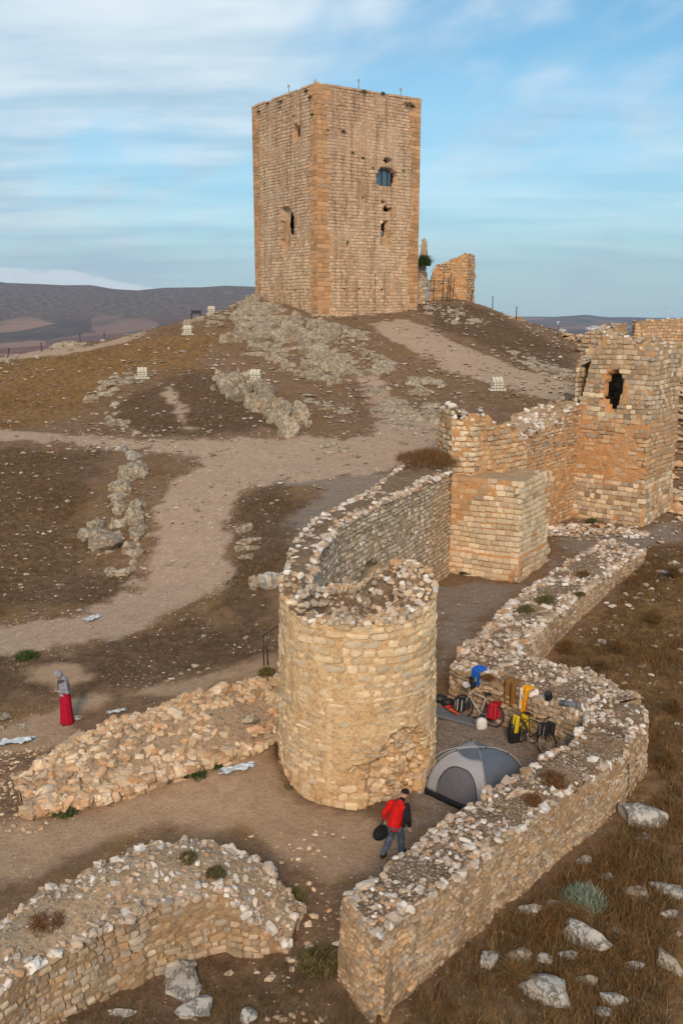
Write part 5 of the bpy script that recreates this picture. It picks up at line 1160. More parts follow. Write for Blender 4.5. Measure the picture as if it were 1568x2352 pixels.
for i, (px, py, R_, lb) in enumerate([(1420, 1500, .6, 'dry arching tussock some way right of the wall bend with the drying clothes'), (1500, 1430, .7, 'large dry tussock on the slope level with the far wall middle'), (1380, 1540, .5, 'dry tussock just behind the wall with the drying clothes'), (1530, 1760, .5, 'dry tussock right of the enclosure wall corner'), (1490, 1960, .4, 'low dry tussock below the long flat slab'), (1300, 1500, .55, 'arching tussock in the nook where two enclosure walls meet'), (1545, 1330, .7, 'farthest dry tussock near the right edge of the picture'),
        (1320, 2120, .35, 'small tussock between the sage bush and the long grey slab'), (1440, 2180, .35, 'small tussock right of the long grey slab'), (1180, 2260, .4, 'tussock beside the near end of the long wall outer face'), (1545, 1640, .5, 'dry tussock at the right edge level with the bicycles')]):
    bush('grass_tussock', lb, 'grass tussock', G(px, py), R_*.35, R_*1.3, 'dry_grass', 40, 16, 1.0, .012, group='dry tussocks outside the enclosure', seed=60+i)
# plants rooted in the keep wall, parts of the keep's weathering
def keep_plant(px, py, R_, side, lb, seed):
    P_, Q_ = (KC, KR) if side else (KL, KC); u, z = fuv(P_, Q_, px, py); p, a = on_face(P_, Q_, u, z-R_*.6, -.05)
    return bush('wall_plant', lb, 'plant', p, R_, R_*1.3, 'green_leaf' if seed % 2 else 'olive_leaf', 40, 8, .8, .02, group='tufts growing out of the keep walls', seed=seed)
for i, (px, py, R_, s_, lb) in enumerate([(834, 210, .30, 1, 'bright green tuft on the keep parapet beside the thin mast'), (878, 214, .22, 1, 'tuft on the keep parapet between the two roof masts'), (935, 238, .36, 1, 'wide green tuft just under the right end of the keep parapet'), (946, 243, .22, 1, 'small tuft at the right end of the wide green one'),
        (787, 301, .20, 1, 'round tuft alone in the upper right face of the keep'), (855, 385, .10, 1, 'tiny tuft left above the glazed keep window'), (752, 297, .08, 1, 'tiny tuft beside the keep corner band, left of the round tuft'), (926, 392, .09, 1, 'tiny tuft right of the glazed keep window'),
        (809, 350, .10, 1, 'tiny tuft midway between the round tuft and glazed window'), (832, 362, .12, 1, 'dark spot of growth diagonally left above the glazed window'), (596, 256, .2, 0, 'tuft at the top left corner of the keep'), (616, 237, .12, 0, 'tuft on the left parapet of the keep near its outer corner'),
        (645, 233, .2, 0, 'larger tuft under the middle of the left keep parapet'), (705, 208, .2, 0, 'tuft at the parapet left of the near keep corner'), (714, 222, .2, 0, 'dark tuft below the parapet right beside the corner band'), (718, 262, .16, 0, 'dark tuft on the corner band edge, lowest of those near the corner'),
        (644, 247, .1, 0, 'small tuft directly below the larger left face tuft'), (676, 266, .1, 0, 'small tuft above the upper slit window of the left face')]): keep_plant(px, py, R_, s_, lb, i)
bush('ivy_bush', 'dark green shrub growing from the wall remnant right of the keep', 'bush', at_y(973, 612, 80.9), .55, 1.1, 'green_leaf', 160, 10, .8, .05, seed=90)
# ---------------------------------------------------------------- people
plain('skin', (.42, .22, .15), .6, .3); plain('red_fleece', (.50, .012, .012), .9, .1, .2, 9, 0, .05); plain('black_fabric', (.012, .012, .014), .85, .2, .2); plain('denim', (.075, .10, .14), .9, .1, .35, 12, 0, .04)
plain('grey_jersey', (.24, .235, .26), .9, .1, .2, 10, 0, .04); plain('red_skirt', (.36, .008, .028), .85, .1, .15, 6); plain('dark_scarf', (.06, .065, .07), .9, .1, .6, 60); plain('shoe_black', (.02, .018, .017), .6, .3); plain('orange_fabric', (.55, .10, .035), .85, .1)
def figure(name, m, mat, parent, voxel, smooth=6, loc=None):
    o = m.build(name, mat, parent, loc); r = o.modifiers.new('r', 'REMESH'); r.mode = 'VOXEL'; r.voxel_size = voxel; r.use_smooth_shade = True
    if smooth: s = o.modifiers.new('s', 'SMOOTH'); s.iterations = smooth; s.factor = .5
    return o
def limb(m, P, R_, n=10):
    m.tube(P, R_, n)
    for p, r in zip(P, R_):
        rr_ = r if not hasattr(r, '__len__') else min(r); m.ell(p, (rr_, rr_, rr_), nu=10, nv=6)
def hand(m, wrist, d, side, curl=.6, palm=(0, 0, 1)):
    w_ = np.asarray(wrist, float); d = np.asarray(d, float)/np.linalg.norm(d); s = np.asarray(side, float); s -= d*(s@d); s /= np.linalg.norm(s); n = np.cross(d, s)
    m.tube([w_, w_+d*.04, w_+d*.085], [(.022, .018), (.036, .018), (.038, .017)], 10)
    for i, (o, L_) in enumerate(((-.030, .062), (-.010, .074), (.010, .070), (.029, .055))):
        b0 = w_+d*.08+s*o; b1 = b0+(d*math.cos(curl*.6)+n*math.sin(curl*.6))*L_*.5; b2 = b1+(d*math.cos(curl*1.6)+n*math.sin(curl*1.6))*L_*.5; limb(m, [b0, b1, b2], [.0105, .010, .0085], 6)
    t0 = w_+d*.03-s*.030; t1 = t0-s*.025+d*.028+n*.01; limb(m, [t0, t1, t1+d*.028+n*.012], [.013, .012, .010], 6)
def head(m, c, face, up=(0, 0, 1)):
    c = np.asarray(c, float); f = np.asarray(face, float)/np.linalg.norm(face); u = np.asarray(up, float); u -= f*(u@f); u /= np.linalg.norm(u); s = np.cross(f, u)
    M_ = np.stack([s, f, u], 1)
    def E(off, rad): 
        k = MB(); k.ell((0, 0, 0), rad); m.add(k.V[0] @ M_.T + c + M_ @ np.array(off), [list(q) for q in k.F4])
    E((0, 0, .02), (.076, .095, .105)); E((0, .018, -.055), (.056, .070, .065)); E((0, .088, -.075), (.022, .018, .016))      # skull, jaw, chin
    m.tube([c+M_ @ np.array((0, .085, .015)), c+M_ @ np.array((0, .112, -.022)), c+M_ @ np.array((0, .092, -.034))], [.010, .015, .012], 6)  # nose
    for q in (-1, 1): E((q*.078, -.005, -.012), (.010, .020, .031)); E((q*.032, .080, .018), (.014, .011, .009))
    E((0, .086, -.050), (.024, .010, .009)); return M_
def face_bits(root, c, M_):
    for q in (-1, 1):
        m = MB(); m.ell(np.asarray(c)+M_ @ np.array((q*.032, .089, .016)), (.007, .005, .004)); m.build('eye', MAT['black_fabric'], root)
# man walking away, leaning to his right, dark duffel in the left hand
mp = at_z(907, 1968, 0.02); gm = gz(mp[0], mp[1])
man = thing('person', 'man in red fleece, black beanie and jeans walking away with a dark bag', 'person', (mp[0], mp[1], gm), math.radians(-28)); man.scale = (1.0, 1.0, .90)
m = MB()
limb(m, [(0, -.02, .93), (.01, .04, 1.12), (.02, .14, 1.32), (.02, .17, 1.40)], [(.15, .11), (.135, .10), (.165, .11), (.10, .08)], 12)
hc = (.08, .32, 1.60); limb(m, [(.03, .19, 1.42), (.06, .27, 1.53)], [.055, .055])
HM = head(m, hc, (.55, .75, -.40), (0, 0, 1))
sL, eL, hL = (-.17, .13, 1.38), (-.29, .03, 1.13), (-.30, .06, .90); sR, eR, hR = (.21, .14, 1.37), (.28, .05, 1.10), (.29, .12, .86)
for s_, e_, h_ in ((sL, eL, hL), (sR, eR, hR)): limb(m, [s_, e_, h_], [.048, .038, .027]); 
hand(m, hL, (.02, .05, -1), (0, 1, 0), 1.3); hand(m, hR, (.05, .1, -1), (0, 1, 0), .5)
kL, aL, kR, aR = (-.14, .06, .50), (-.20, -.26, .14), (.11, .10, .50), (.10, .10, .09)
for h_, k_, a_ in (((-.09, -.02, .90), kL, aL), ((.09, -.02, .90), kR, aR)): limb(m, [h_, k_, a_], [.078, .052, .036])
limb(m, [aL, (-.20, -.20, .05), (-.20, -.10, .03)], [.035, .035, .03]); limb(m, [aR, (.11, .16, .05), (.12, .26, .035)], [.035, .035, .03])
figure('body', m, MAT['skin'], man, .009, 2)
face_bits(man, hc, HM)
m = MB()     # fleece
limb(m, [(0, -.03, .90), (.0, .00, 1.02), (.01, .08, 1.22), (.02, .13, 1.35), (.03, .18, 1.44)], [(.235, .17), (.225, .17), (.235, .165), (.22, .14), (.085, .08)], 14)
limb(m, [sL, eL, (-.305, .055, .955)], [.088, .075, .056]); limb(m, [(.17, .13, 1.37), (.21, .11, 1.30)], [.09, .08])
figure('fleece_jacket', m, MAT['red_fleece'], man, .014, 5)
m = MB(); limb(m, [(.20, .14, 1.385), (.285, .05, 1.10), (.295, .10, .915)], [.088, .074, .056]); limb(m, [(.20, .08, 1.34), (.215, .0, 1.1), (.20, -.02, .94)], [.05, .05, .05]); figure('black_sleeve', m, MAT['black_fabric'], man, .013, 4)
m = MB(); limb(m, [(.03, .19, 1.43), (.05, .235, 1.49)], [.078, .07]); figure('collar', m, MAT['black_fabric'], man, .012, 3)
m = MB(); limb(m, [(0, -.02, .98), (0, -.03, .86)], [(.19, .145), (.195, .15)], 12)
limb(m, [(-.085, -.03, .86), kL, (-.195, -.235, .17)], [.108, .084, .07]); limb(m, [(.085, -.03, .86), kR, (.10, .095, .10)], [.108, .084, .072]); figure('jeans', m, MAT['denim'], man, .013, 4)
for a_, b_, c_ in (((-.20, -.30, .12), (-.20, -.20, .055), (-.20, -.09, .04)), ((.10, .07, .06), (.11, .17, .05), (.12, .29, .04))):
    m = MB(); limb(m, [a_, b_, c_], [.048, .05, .042]); figure('shoe', m, MAT['shoe_black'], man, .01, 3)
m = MB(); cc = np.array(hc)+HM @ np.array((0, -.012, .045)); k = MB(); k.ell((0, 0, 0), (.088, .107, .092)); Vk = k.V[0]; Vk[:, 2] = np.maximum(Vk[:, 2], -.030); m.add(Vk @ HM.T+cc, k.F4); figure('beanie', m, MAT['black_fabric'], man, .010, 3)
duf = thing('duffel_bag', 'dark duffel bag carried in the left hand of the man', 'bag', tuple(man.matrix_basis @ Vector((0, 0, 0))), math.radians(-28)); duf.location = (mp[0], mp[1], gm)
m = MB(); m.ell((-.36, -.02, .50), (.16, .24, .15), nu=16, nv=10, jit=.1); m.build('bag_body', MAT['black_fabric'], duf)
for q in (-.05, .05):
    m = MB(); m.tube([(-.36+q, -.16, .60), (-.33+q*.5, -.04, .78), (-.30, .07, .83), (-.32+q*.5, .10, .74), (-.36+q, .12, .62)], .010, 6); m.build('handle', MAT['black_fabric'], duf)
m = MB(); m.tube([(-.46, -.1, .55), (-.40, .0, .62), (-.34, .1, .57)], .006, 5); m.build('zip', MAT['grey_metal'], duf)

# woman with hood and long red skirt looking at a phone
wp = at_z(155, 1663, .4); gw_ = G(155, 1662); WY = math.radians(128)     # local +Y turned towards the lower left of the picture
wom = thing('person', 'person in grey hoodie and long red skirt looking down at a phone', 'person', (gw_[0], gw_[1], gz(gw_[0], gw_[1])), WY)
m = MB(); limb(m, [(0, 0, .88), (0, 0, 1.06), (0, .03, 1.28), (0, .05, 1.36)], [(.13, .10), (.115, .09), (.145, .095), (.08, .07)], 12); limb(m, [(0, .06, 1.36), (0, .10, 1.44)], [.05, .05])
hw = (0, .15, 1.52); WM = head(m, hw, (.0, .8, -.62)); 
for q in (-1, 1):
    limb(m, [(q*.15, .03, 1.31), (q*.21, .02, 1.06), (q*.07, .25, 1.10)], [.042, .036, .026]); hand(m, (q*.07, .25, 1.10), (-q*.35, .8, .15), (0, .2, 1) if q > 0 else (0, -.2, -1), .7)
    limb(m, [(q*.08, 0, .86), (q*.09, .02, .47), (q*.08, .0, .08)], [.07, .05, .034]); limb(m, [(q*.08, 0, .06), (q*.09, .12, .035)], [.036, .030])
figure('body', m, MAT['skin'], wom, .009, 2); face_bits(wom, hw, WM)
m = MB(); limb(m, [(0, 0, .90), (0, 0, 1.06), (0, .02, 1.26), (0, .04, 1.35)], [(.185, .155), (.165, .13), (.175, .12), (.10, .09)], 14)
for q in (-1, 1): limb(m, [(q*.145, .03, 1.305), (q*.225, .015, 1.05), (q*.09, .22, 1.09)], [.065, .062, .045])
figure('hoodie', m, MAT['grey_jersey'], wom, .013, 4)
m = MB(); k = MB(); k.ell((0, -.02, .035), (.105, .13, .155), nu=16, nv=12); Vk = k.V[0]; Vk[:, 1] = np.minimum(Vk[:, 1], .045+.3*np.maximum(Vk[:, 2]-.05, 0)); m.add(Vk @ WM.T+np.array(hw), k.F4); limb(m, [(0, .0, 1.36), (0, .03, 1.43)], [.11, .10]); figure('hood', m, MAT['grey_jersey'], wom, .012, 3)
m = MB(); limb(m, [(-.08, .07, 1.36), (0, .15, 1.34), (.08, .07, 1.36)], [.05, .055, .05]); limb(m, [(0, .14, 1.32), (.01, .15, 1.16)], [(.07, .03), (.06, .025)]); figure('scarf', m, MAT['dark_scarf'], wom, .012, 3)
V = []; nk = 64; zs = [1.0, .94, .8, .6, .4, .2, .06, .03]
for i, z in enumerate(zs):
    for j in range(nk):
        a = 2*math.pi*j/nk; f_ = (1.0-z); r_ = .155+.045*f_**.8+.012*f_*math.sin(a*9+z*2)+.010*f_*math.sin(a*17+1); V.append((r_*1.05*math.cos(a), r_*.92*math.sin(a), z+(.008*math.sin(a*6) if i > 5 else 0)))
Fk = [(i*nk+j, (i+1)*nk+j, (i+1)*nk+(j+1) % nk, i*nk+(j+1) % nk) for i in range(len(zs)-1) for j in range(nk)]
m = MB(); m.add(V, Fk); o = m.build('skirt', MAT['red_skirt'], wom); s = o.modifiers.new('t', 'SOLIDIFY'); s.thickness = .006
for q in (-1, 1): m = MB(); limb(m, [(q*.08, -.05, .03), (q*.085, .05, .03), (q*.09, .16, .028)], [.03, .034, .03]); figure('sandal', m, MAT['shoe_black'], wom, .01, 2)
ph = thing('phone', 'black phone held in both hands of the hooded person', 'phone', (gw_[0], gw_[1], gz(gw_[0], gw_[1])), WY); m = MB(); m.box((0, .365, 1.145), (.15, .075, .010), (.35, 0, 0)); m.build('case', MAT['black_fabric'], ph, smooth=False); m = MB(); m.box((0, .362, 1.152), (.135, .066, .004), (.35, 0, 0)); m.build('screen', MAT['glass_dark'], ph, smooth=False)

# ---------------------------------------------------------------- dome tent
plain('tent_light', (.30, .30, .32), .7, .25, .08, 5); plain('tent_blue', (.095, .112, .14), .6, .3, .15, 4); plain('tent_dark', (.11, .11, .125), .8, .2, .1, 8); plain('tent_skirt', (.012, .013, .016), .6, .3); plain('pole_grey', (.35, .35, .33), .4, .5)
TA, TB, TC, TD = [np.array(q) for q in ((2.16, 21.25), (3.52, 20.02), (4.78, 21.35), (3.42, 22.45))]; TH = 1.28; tc = (TA+TB+TC+TD)/4; tz = gz(*tc)
tent = thing('dome_tent', 'grey and blue dome tent pitched in the enclosure beside the round tower', 'tent', (tc[0], tc[1], tz))
def tentp(s, t_, k=1.0):     # s along edge 0..4 (A,B,C,D), t 0 base .. 1 apex
    c4 = [TA, TB, TC, TD]; i = int(s) % 4; f_ = s-int(s); a, b_ = c4[i], c4[(i+1) % 4]; e = a*(1-f_)+b_*f_-tc
    th = t_*math.pi/2; rad = abs(math.cos(th))**.80; ln_ = np.linalg.norm(e); rm = 1.30; kk_ = .85*max(0, math.sin(th))**.7; e = e/ln_*(ln_*(1-kk_)+rm*kk_); pinch = 1-.10*math.sin(math.pi*f_)*math.sin(2*th)*1.0
    return np.array((*(e*rad*pinch*k), TH*max(0, math.sin(th))**.92*(1-.05*math.sin(math.pi*f_)*math.sin(2*th))*k))
def panel(name, s0, s1, t0, t1, mat, off=1.0, ns=16, nt=16, parent=tent, test=None):
    V = []; 
    for i in range(ns+1):
        for j in range(nt+1): V.append(tentp(s0+(s1-s0)*i/ns*.99999, t0+(t1-t0)*j/nt, off))
    F_ = [(i*(nt+1)+j, (i+1)*(nt+1)+j, (i+1)*(nt+1)+j+1, i*(nt+1)+j+1) for i in range(ns) for j in range(nt) if test is None or test((i+.5)/ns, (j+.5)/nt)]
    m = MB(); m.add(V, F_); o = m.build(name, mat, parent); s = o.modifiers.new('t', 'SOLIDIFY'); s.thickness = .004; return o
fp = panel('front_panel', 0, 1, .07, .80, MAT['tent_light']); panel('top_panel', 0, 1, .80, 1, MAT['tent_blue'])
panel('side_panel', 1, 2, .03, 1, MAT['tent_blue']); panel('side_panel', 2, 3, .03, 1, MAT['tent_blue']); panel('side_panel', 3, 4, .03, 1, MAT['tent_light'])
for s0 in range(4): panel('ground_skirt', s0, s0+1, -.02, .075, MAT['tent_skirt'], 1.015, 16, 2)
dt = lambda a, b_: ((abs(a-.5)/.5)**2.6+max(0, (b_-.0))**2.6) < 1 and a > .02
panel('door', .22, .86, .085, .60, MAT['tent_dark'], 1.006, 40, 40, fp, dt)
m = MB(); zp = []
for i in range(31):
    a = math.pi*i/30; f_ = .5-.5*math.cos(a); b_ = max(0, 1-(abs(f_-.5)/.5)**2.6)**(1/2.6); zp.append(tentp(.22+.64*f_, .085+.515*b_, 1.012))
m.tube(zp, .011, 6); m.build('door_zip', MAT['tent_skirt'], fp)
m = MB(); m.tube([tentp(.22+.64*i/12, .083, 1.014) for i in range(13)], .010, 6); m.build('door_zip', MAT['tent_skirt'], fp)
for (a, b_) in ((0, 2), (1, 3)):
    m = MB(); P_ = [tentp(a, i/14, 1.03) for i in range(15)]+[tentp(b_, 1-i/14, 1.03) for i in range(1, 15)]; m.tube(P_, .009, 6); m.build('pole', MAT['pole_grey'], tent)
    for i in range(3, 27, 4): m = MB(); p_ = P_[i]; m.box(p_*.985, (.025, .025, .06)); m.build('clip', MAT['tent_skirt'], tent)
m = MB(); P_ = []      # separate pole standing clear of the front left edge
for i in range(15):
    f_ = i/14; q = tentp(0, f_, 1.03); e = (TA-tc)/np.linalg.norm(TA-tc); q[:2] += e*.13*math.sin(math.pi*f_)**.8; q[2] += .05*math.sin(math.pi*f_); P_.append(q)
m.tube(P_, .008, 5); m.build('brow_pole', MAT['pole_grey'], tent)
for (P0, q) in ((TA, (-.25, -.05)), (TB, (.05, -.2)), (TC, (.2, .0)), (TD, (0, .2))):
    m = MB(); b0 = P0-tc; m.tube([(b0[0], b0[1], .06), (b0[0]+q[0], b0[1]+q[1], .01)], .005, 4); m.build('guy_line', MAT['pole_grey'], tent)

# ---------------------------------------------------------------- bicycles
plain('tyre_black', (.014, .014, .015), .8, .2); plain('frame_silver', (.42, .43, .44), .35, .6); plain('frame_black', (.016, .017, .02), .35, .5); plain('pannier_red', (.42, .012, .025), .55, .4, .15, 8); plain('pannier_black', (.014, .015, .018), .5, .45, .2, 10)
plain('pannier_yellow', (.62, .46, .02), .55, .35, .1, 8); plain('white_plastic', (.62, .63, .63), .6, .3, .1, 6, 0, .02); plain('spoke', (.25, .25, .26), .4, .6)
def bicycle(label, p0, p1, frame_mat, lean, flip=1):
    """p0: rear wheel contact, p1: front wheel contact (x, y)"""
    d = np.array(p1)-np.array(p0); yaw = math.atan2(d[1], d[0]); c = (np.array(p0)+np.array(p1))/2; g = gz(*c)
    b = thing('bicycle', label, 'bicycle', (c[0], c[1], g)); b.rotation_euler = (lean, 0, yaw); W = .53; Rw = .345
    for x in (-W, W):
        wh = bpy.data.objects.new('wheel', None); COL.objects.link(wh); wh.parent = b; wh.location = (x, 0, Rw)
        m = MB(); m.ring((0, 0, 0), Rw-.022, .022, 'Y', 36, 8); m.build('tyre', MAT['tyre_black'], wh)
        m = MB(); m.ring((0, 0, 0), Rw-.05, .009, 'Y', 36, 6); m.tube([(0, -.04, 0), (0, .04, 0)], .02, 8); m.build('rim', MAT['spoke'], wh)
        m = MB()
        for k in range(20): a = 2*math.pi*k/20; m.tube([(.015*math.cos(a+1), (.03 if k % 2 else -.03), .015*math.sin(a+1)), ((Rw-.05)*math.cos(a), 0, (Rw-.05)*math.sin(a))], .0022, 4, False)
        m.build('spokes', MAT['spoke'], wh)
        m = MB(); m.ring((0, 0, 0), Rw+.022, .008, 'Y', 20, 5, math.radians(20), math.radians(200)); m.build('mudguard', MAT['tyre_black'], wh)
    bb = (-.09, 0, .29); st_ = (-.20, 0, .80); hd = (.33, 0, .86); hb = (.36, 0, .72)
    m = MB(); m.tube([bb, st_], .016, 8); m.tube([st_, hd], .016, 8); m.tube([bb, hb], .020, 8); m.tube([hd, hb], .020, 8)
    for y in (-.03, .03): m.tube([bb, (-W, y*1.6, Rw)], .010, 6); m.tube([st_, (-W, y*1.6, Rw)], .008, 6); m.tube([hb, (W, y*1.6, Rw)], .011, 6)
    m.build('frame', MAT[frame_mat], b)
    m = MB(); m.tube([st_, (-.225, 0, .93)], .014, 8); m.build('seat_post', MAT['tyre_black'], b)
    m = MB(); m.tube([(-.36, 0, .945), (-.28, 0, .96), (-.16, 0, .95), (-.07, 0, .945)], [(.065, .02), (.075, .025), (.03, .02), (.018, .014)], 10); m.build('saddle', MAT['tyre_black'], b)
    m = MB(); m.tube([hd, (.32, 0, 1.0), (.38, 0, 1.03)], .014, 8); m.tube([(.30, -.30, 1.02), (.36, -.15, 1.03), (.38, 0, 1.03), (.36, .15, 1.03), (.30, .30, 1.02)], .012, 8); m.build('handlebar', MAT['tyre_black'], b)
    for y in (-1, 1): m = MB(); m.tube([(.31, y*.20, 1.022), (.28, y*.32, 1.018)], .017, 8); m.build('grip', MAT['tyre_black'], b)
    m = MB(); m.ring(bb, .075, .006, 'Y', 24, 5); m.tube([(bb[0], -.05, bb[2]), (bb[0], .05, bb[2])], .02, 8)
    m.tube([(bb[0], .06, bb[2]), (bb[0]+.10, .07, bb[2]-.13)], .010, 6); m.tube([(bb[0], -.06, bb[2]), (bb[0]-.10, -.07, bb[2]+.13)], .010, 6); m.build('crankset', MAT['spoke'], b)
    for y, s_ in ((.12, 1), (-.12, -1)): m = MB(); m.box((bb[0]+.10*s_, y, bb[2]-.13*s_), (.09, .07, .02)); m.build('pedal', MAT['tyre_black'], b, smooth=False)
    m = MB(); m.tube([(-W, .04, Rw), (-.62, .055, .74)], .006, 5); m.tube([(-W, -.04, Rw), (-.62, -.055, .74)], .006, 5); m.tube([(-.28, .05, .74), (-.75, .06, .74)], .006, 5); m.tube([(-.28, -.05, .74), (-.75, -.06, .74)], .006, 5)
    for x in (-.35, -.5, -.68): m.tube([(x, -.06, .74), (x, .06, .74)], .005, 5)
    m.build('rear_rack', MAT['tyre_black'], b)
    m = MB(); m.tube([(W, .05, Rw), (W-.02, .07, .58)], .006, 5); m.tube([(W, -.05, Rw), (W-.02, -.07, .58)], .006, 5); m.tube([(W-.16, .07, .58), (W+.14, .07, .58)], .006, 5); m.tube([(W-.16, -.07, .58), (W+.14, -.07, .58)], .006, 5); m.build('front_rack', MAT['tyre_black'], b)
    m = MB(); m.tube([(-.35, .01, .30), (-.09, .02, .23)], .004, 4); m.tube([(-W, .01, Rw+.04), (-.09, .02, .36)], .004, 4); m.build('chain', MAT['tyre_black'], b)
    return b
def pannier(bike, label, x, y, z, sz, mat, strap='pannier_black', lid=True):
    root = thing('pannier_bag', label, 'pannier bag', tuple(bike.location)); root.rotation_euler = bike.rotation_euler
    m = MB(); w_, d_, h_ = sz; n = 6
    m.box((x, y, z), (w_, d_, h_), taper=.86); o = m.build('bag', MAT[mat], root); bv = o.modifiers.new('b', 'BEVEL'); bv.width = .03; bv.segments = 3
    if lid: m = MB(); m.box((x, y, z+h_/2+.01), (w_*.92, d_*1.06, .07)); o = m.build('lid', MAT[mat], root); bv = o.modifiers.new('b', 'BEVEL'); bv.width = .02; bv.segments = 2
    for q in (-.25, .25): m = MB(); m.box((x+q*w_, y+(d_/2+.004)*(-1 if y < 0 else 1), z), (.02, .008, h_*1.0)); m.build('strap', MAT[strap], root, smooth=False)
    return root
BI = [b_[1][:2] for b_ in B_]      # inner edge of the wall behind the bicycles
def wall_pt(px, py, z): 
    q = at_z(px, py, z); return q
wd_ = np.array(BI[2])-np.array(BI[1]); wd_ = -wd_/np.linalg.norm(wd_); wn = np.array((wd_[1], -wd_[0])); wn = wn if wn[1] < 0 else -wn
def edge_at(px):   # point on the inner wall edge that has this column
    for i in range(len(BI)-1):
        for f_ in np.linspace(0, 1, 60):
            q = np.array(BI[i])*(1-f_)+np.array(BI[i+1])*f_; zc = q[1]*math.cos(PITCH)+(CAMZ-1.38)*math.sin(PITCH)
            if abs(CX+q[0]/zc*FL-px) < 2: return np.array((q[0], q[1], 1.44))
    return np.array((*BI[2], 1.44))
# silver touring bicycle: front wheel left, rear wheel right
f1, r1 = at_z(1084, 1654, 0.03)[:2], at_z(1152, 1669, 0.03)[:2]
dd = edge_at(1090)[:2]-edge_at(1150)[:2]; dd /= np.linalg.norm(dd); cB = edge_at(1120)[:2]+wn*.42
bk1 = bicycle('silver touring bicycle leaning on the rubble wall with red rear bags', cB-dd*.53, cB+dd*.53, 'frame_silver', math.radians(9))   # wall is on the far side
pannier(bk1, 'red pannier bag on the near side of the silver bicycle rear rack', -.55, .15, .50, (.32, .16, .42), 'pannier_red'); 
pannier(bk1, 'red pannier bag on the wall side of the silver bicycle rear rack', -.55, -.15, .50, (.32, .16, .42), 'pannier_red')
pannier(bk1, 'black pannier bag on the near side of the silver bicycle front wheel', .53, .14, .42, (.28, .14, .34), 'pannier_black', 'white_plastic'); pannier(bk1, 'black pannier bag on the wall side of the silver bicycle front wheel', .53, -.14, .42, (.28, .14, .34), 'pannier_black')
def local(b, v): return (Matrix.Translation(b.location) @ b.rotation_euler.to_matrix().to_4x4()) @ Vector(v)
hb_ = thing('handlebar_bag', 'black bag strapped upright behind the silver bicycle handlebar', 'bag', tuple(bk1.location)); hb_.rotation_euler = bk1.rotation_euler
m = MB(); m.box((.36, -.12, 1.10), (.20, .16, .30), taper=.8); o = m.build('bag', MAT['pannier_black'], hb_); bv = o.modifiers.new('b', 'BEVEL'); bv.width = .03; bv.segments = 2
m = MB(); m.box((.36, -.12, 1.27), (.19, .17, .04)); m.build('lid', MAT['pannier_black'], hb_)
p = local(bk1, (.42, .14, 1.05)); hel = thing('helmet', 'white cycling helmet hung on the handlebar of the silver bicycle', 'helmet', tuple(p)); hel.rotation_euler = (.5, .3, 1.0)
for k in range(5):
    m = MB(); y = (k-2)*.042; w_ = math.sqrt(max(.01, 1-(y/.115)**2)); m.tube([(-.14*w_, y, -.03), (-.10*w_, y, .06*w_), (0, y, .10*w_), (.10*w_, y, .07*w_), (.15*w_, y, -.01)], (.016), 6); m.build('shell_rib', MAT['white_plastic'], hel)
m = MB(); m.ring((0, 0, -.03), .11, .014, 'Z', 20, 6); m.build('shell_rim', MAT['white_plastic'], hel)
m = MB(); m.tube([(-.05, .1, -.04), (0, .06, -.14), (.03, 0, -.17), (0, -.06, -.14), (-.05, -.1, -.04)], .004, 4); m.build('chin_strap', MAT['black_fabric'], hel)
# dark bicycle with yellow bags: rear wheel left, front right
r2, f2 = at_z(1212, 1696, .03)[:2], at_z(1279, 1712, .03)[:2]; dd = edge_at(1285)[:2]-edge_at(1215)[:2]; dd /= np.linalg.norm(dd); cB = edge_at(1248)[:2]+wn*.46
bk2 = bicycle('black touring bicycle leaning on the rubble wall with yellow rear bags', cB-dd*.53, cB+dd*.53, 'frame_black', math.radians(-9))
pannier(bk2, 'yellow roll top pannier bag on the near side of the black bicycle', -.55, -.15, .55, (.24, .15, .50), 'pannier_yellow', lid=False); pannier(bk2, 'yellow roll top pannier bag on the wall side of the black bicycle', -.45, .17, .60, (.32, .15, .42), 'pannier_yellow', lid=False)
pannier(bk2, 'black pannier bag above the front wheel of the black bicycle, near side', .45, -.13, .74, (.26, .16, .30), 'pannier_black', 'grey_metal'); pannier(bk2, 'black pannier bag above the front wheel of the black bicycle, wall side', .47, .13, .74, (.26, .16, .30), 'pannier_black')
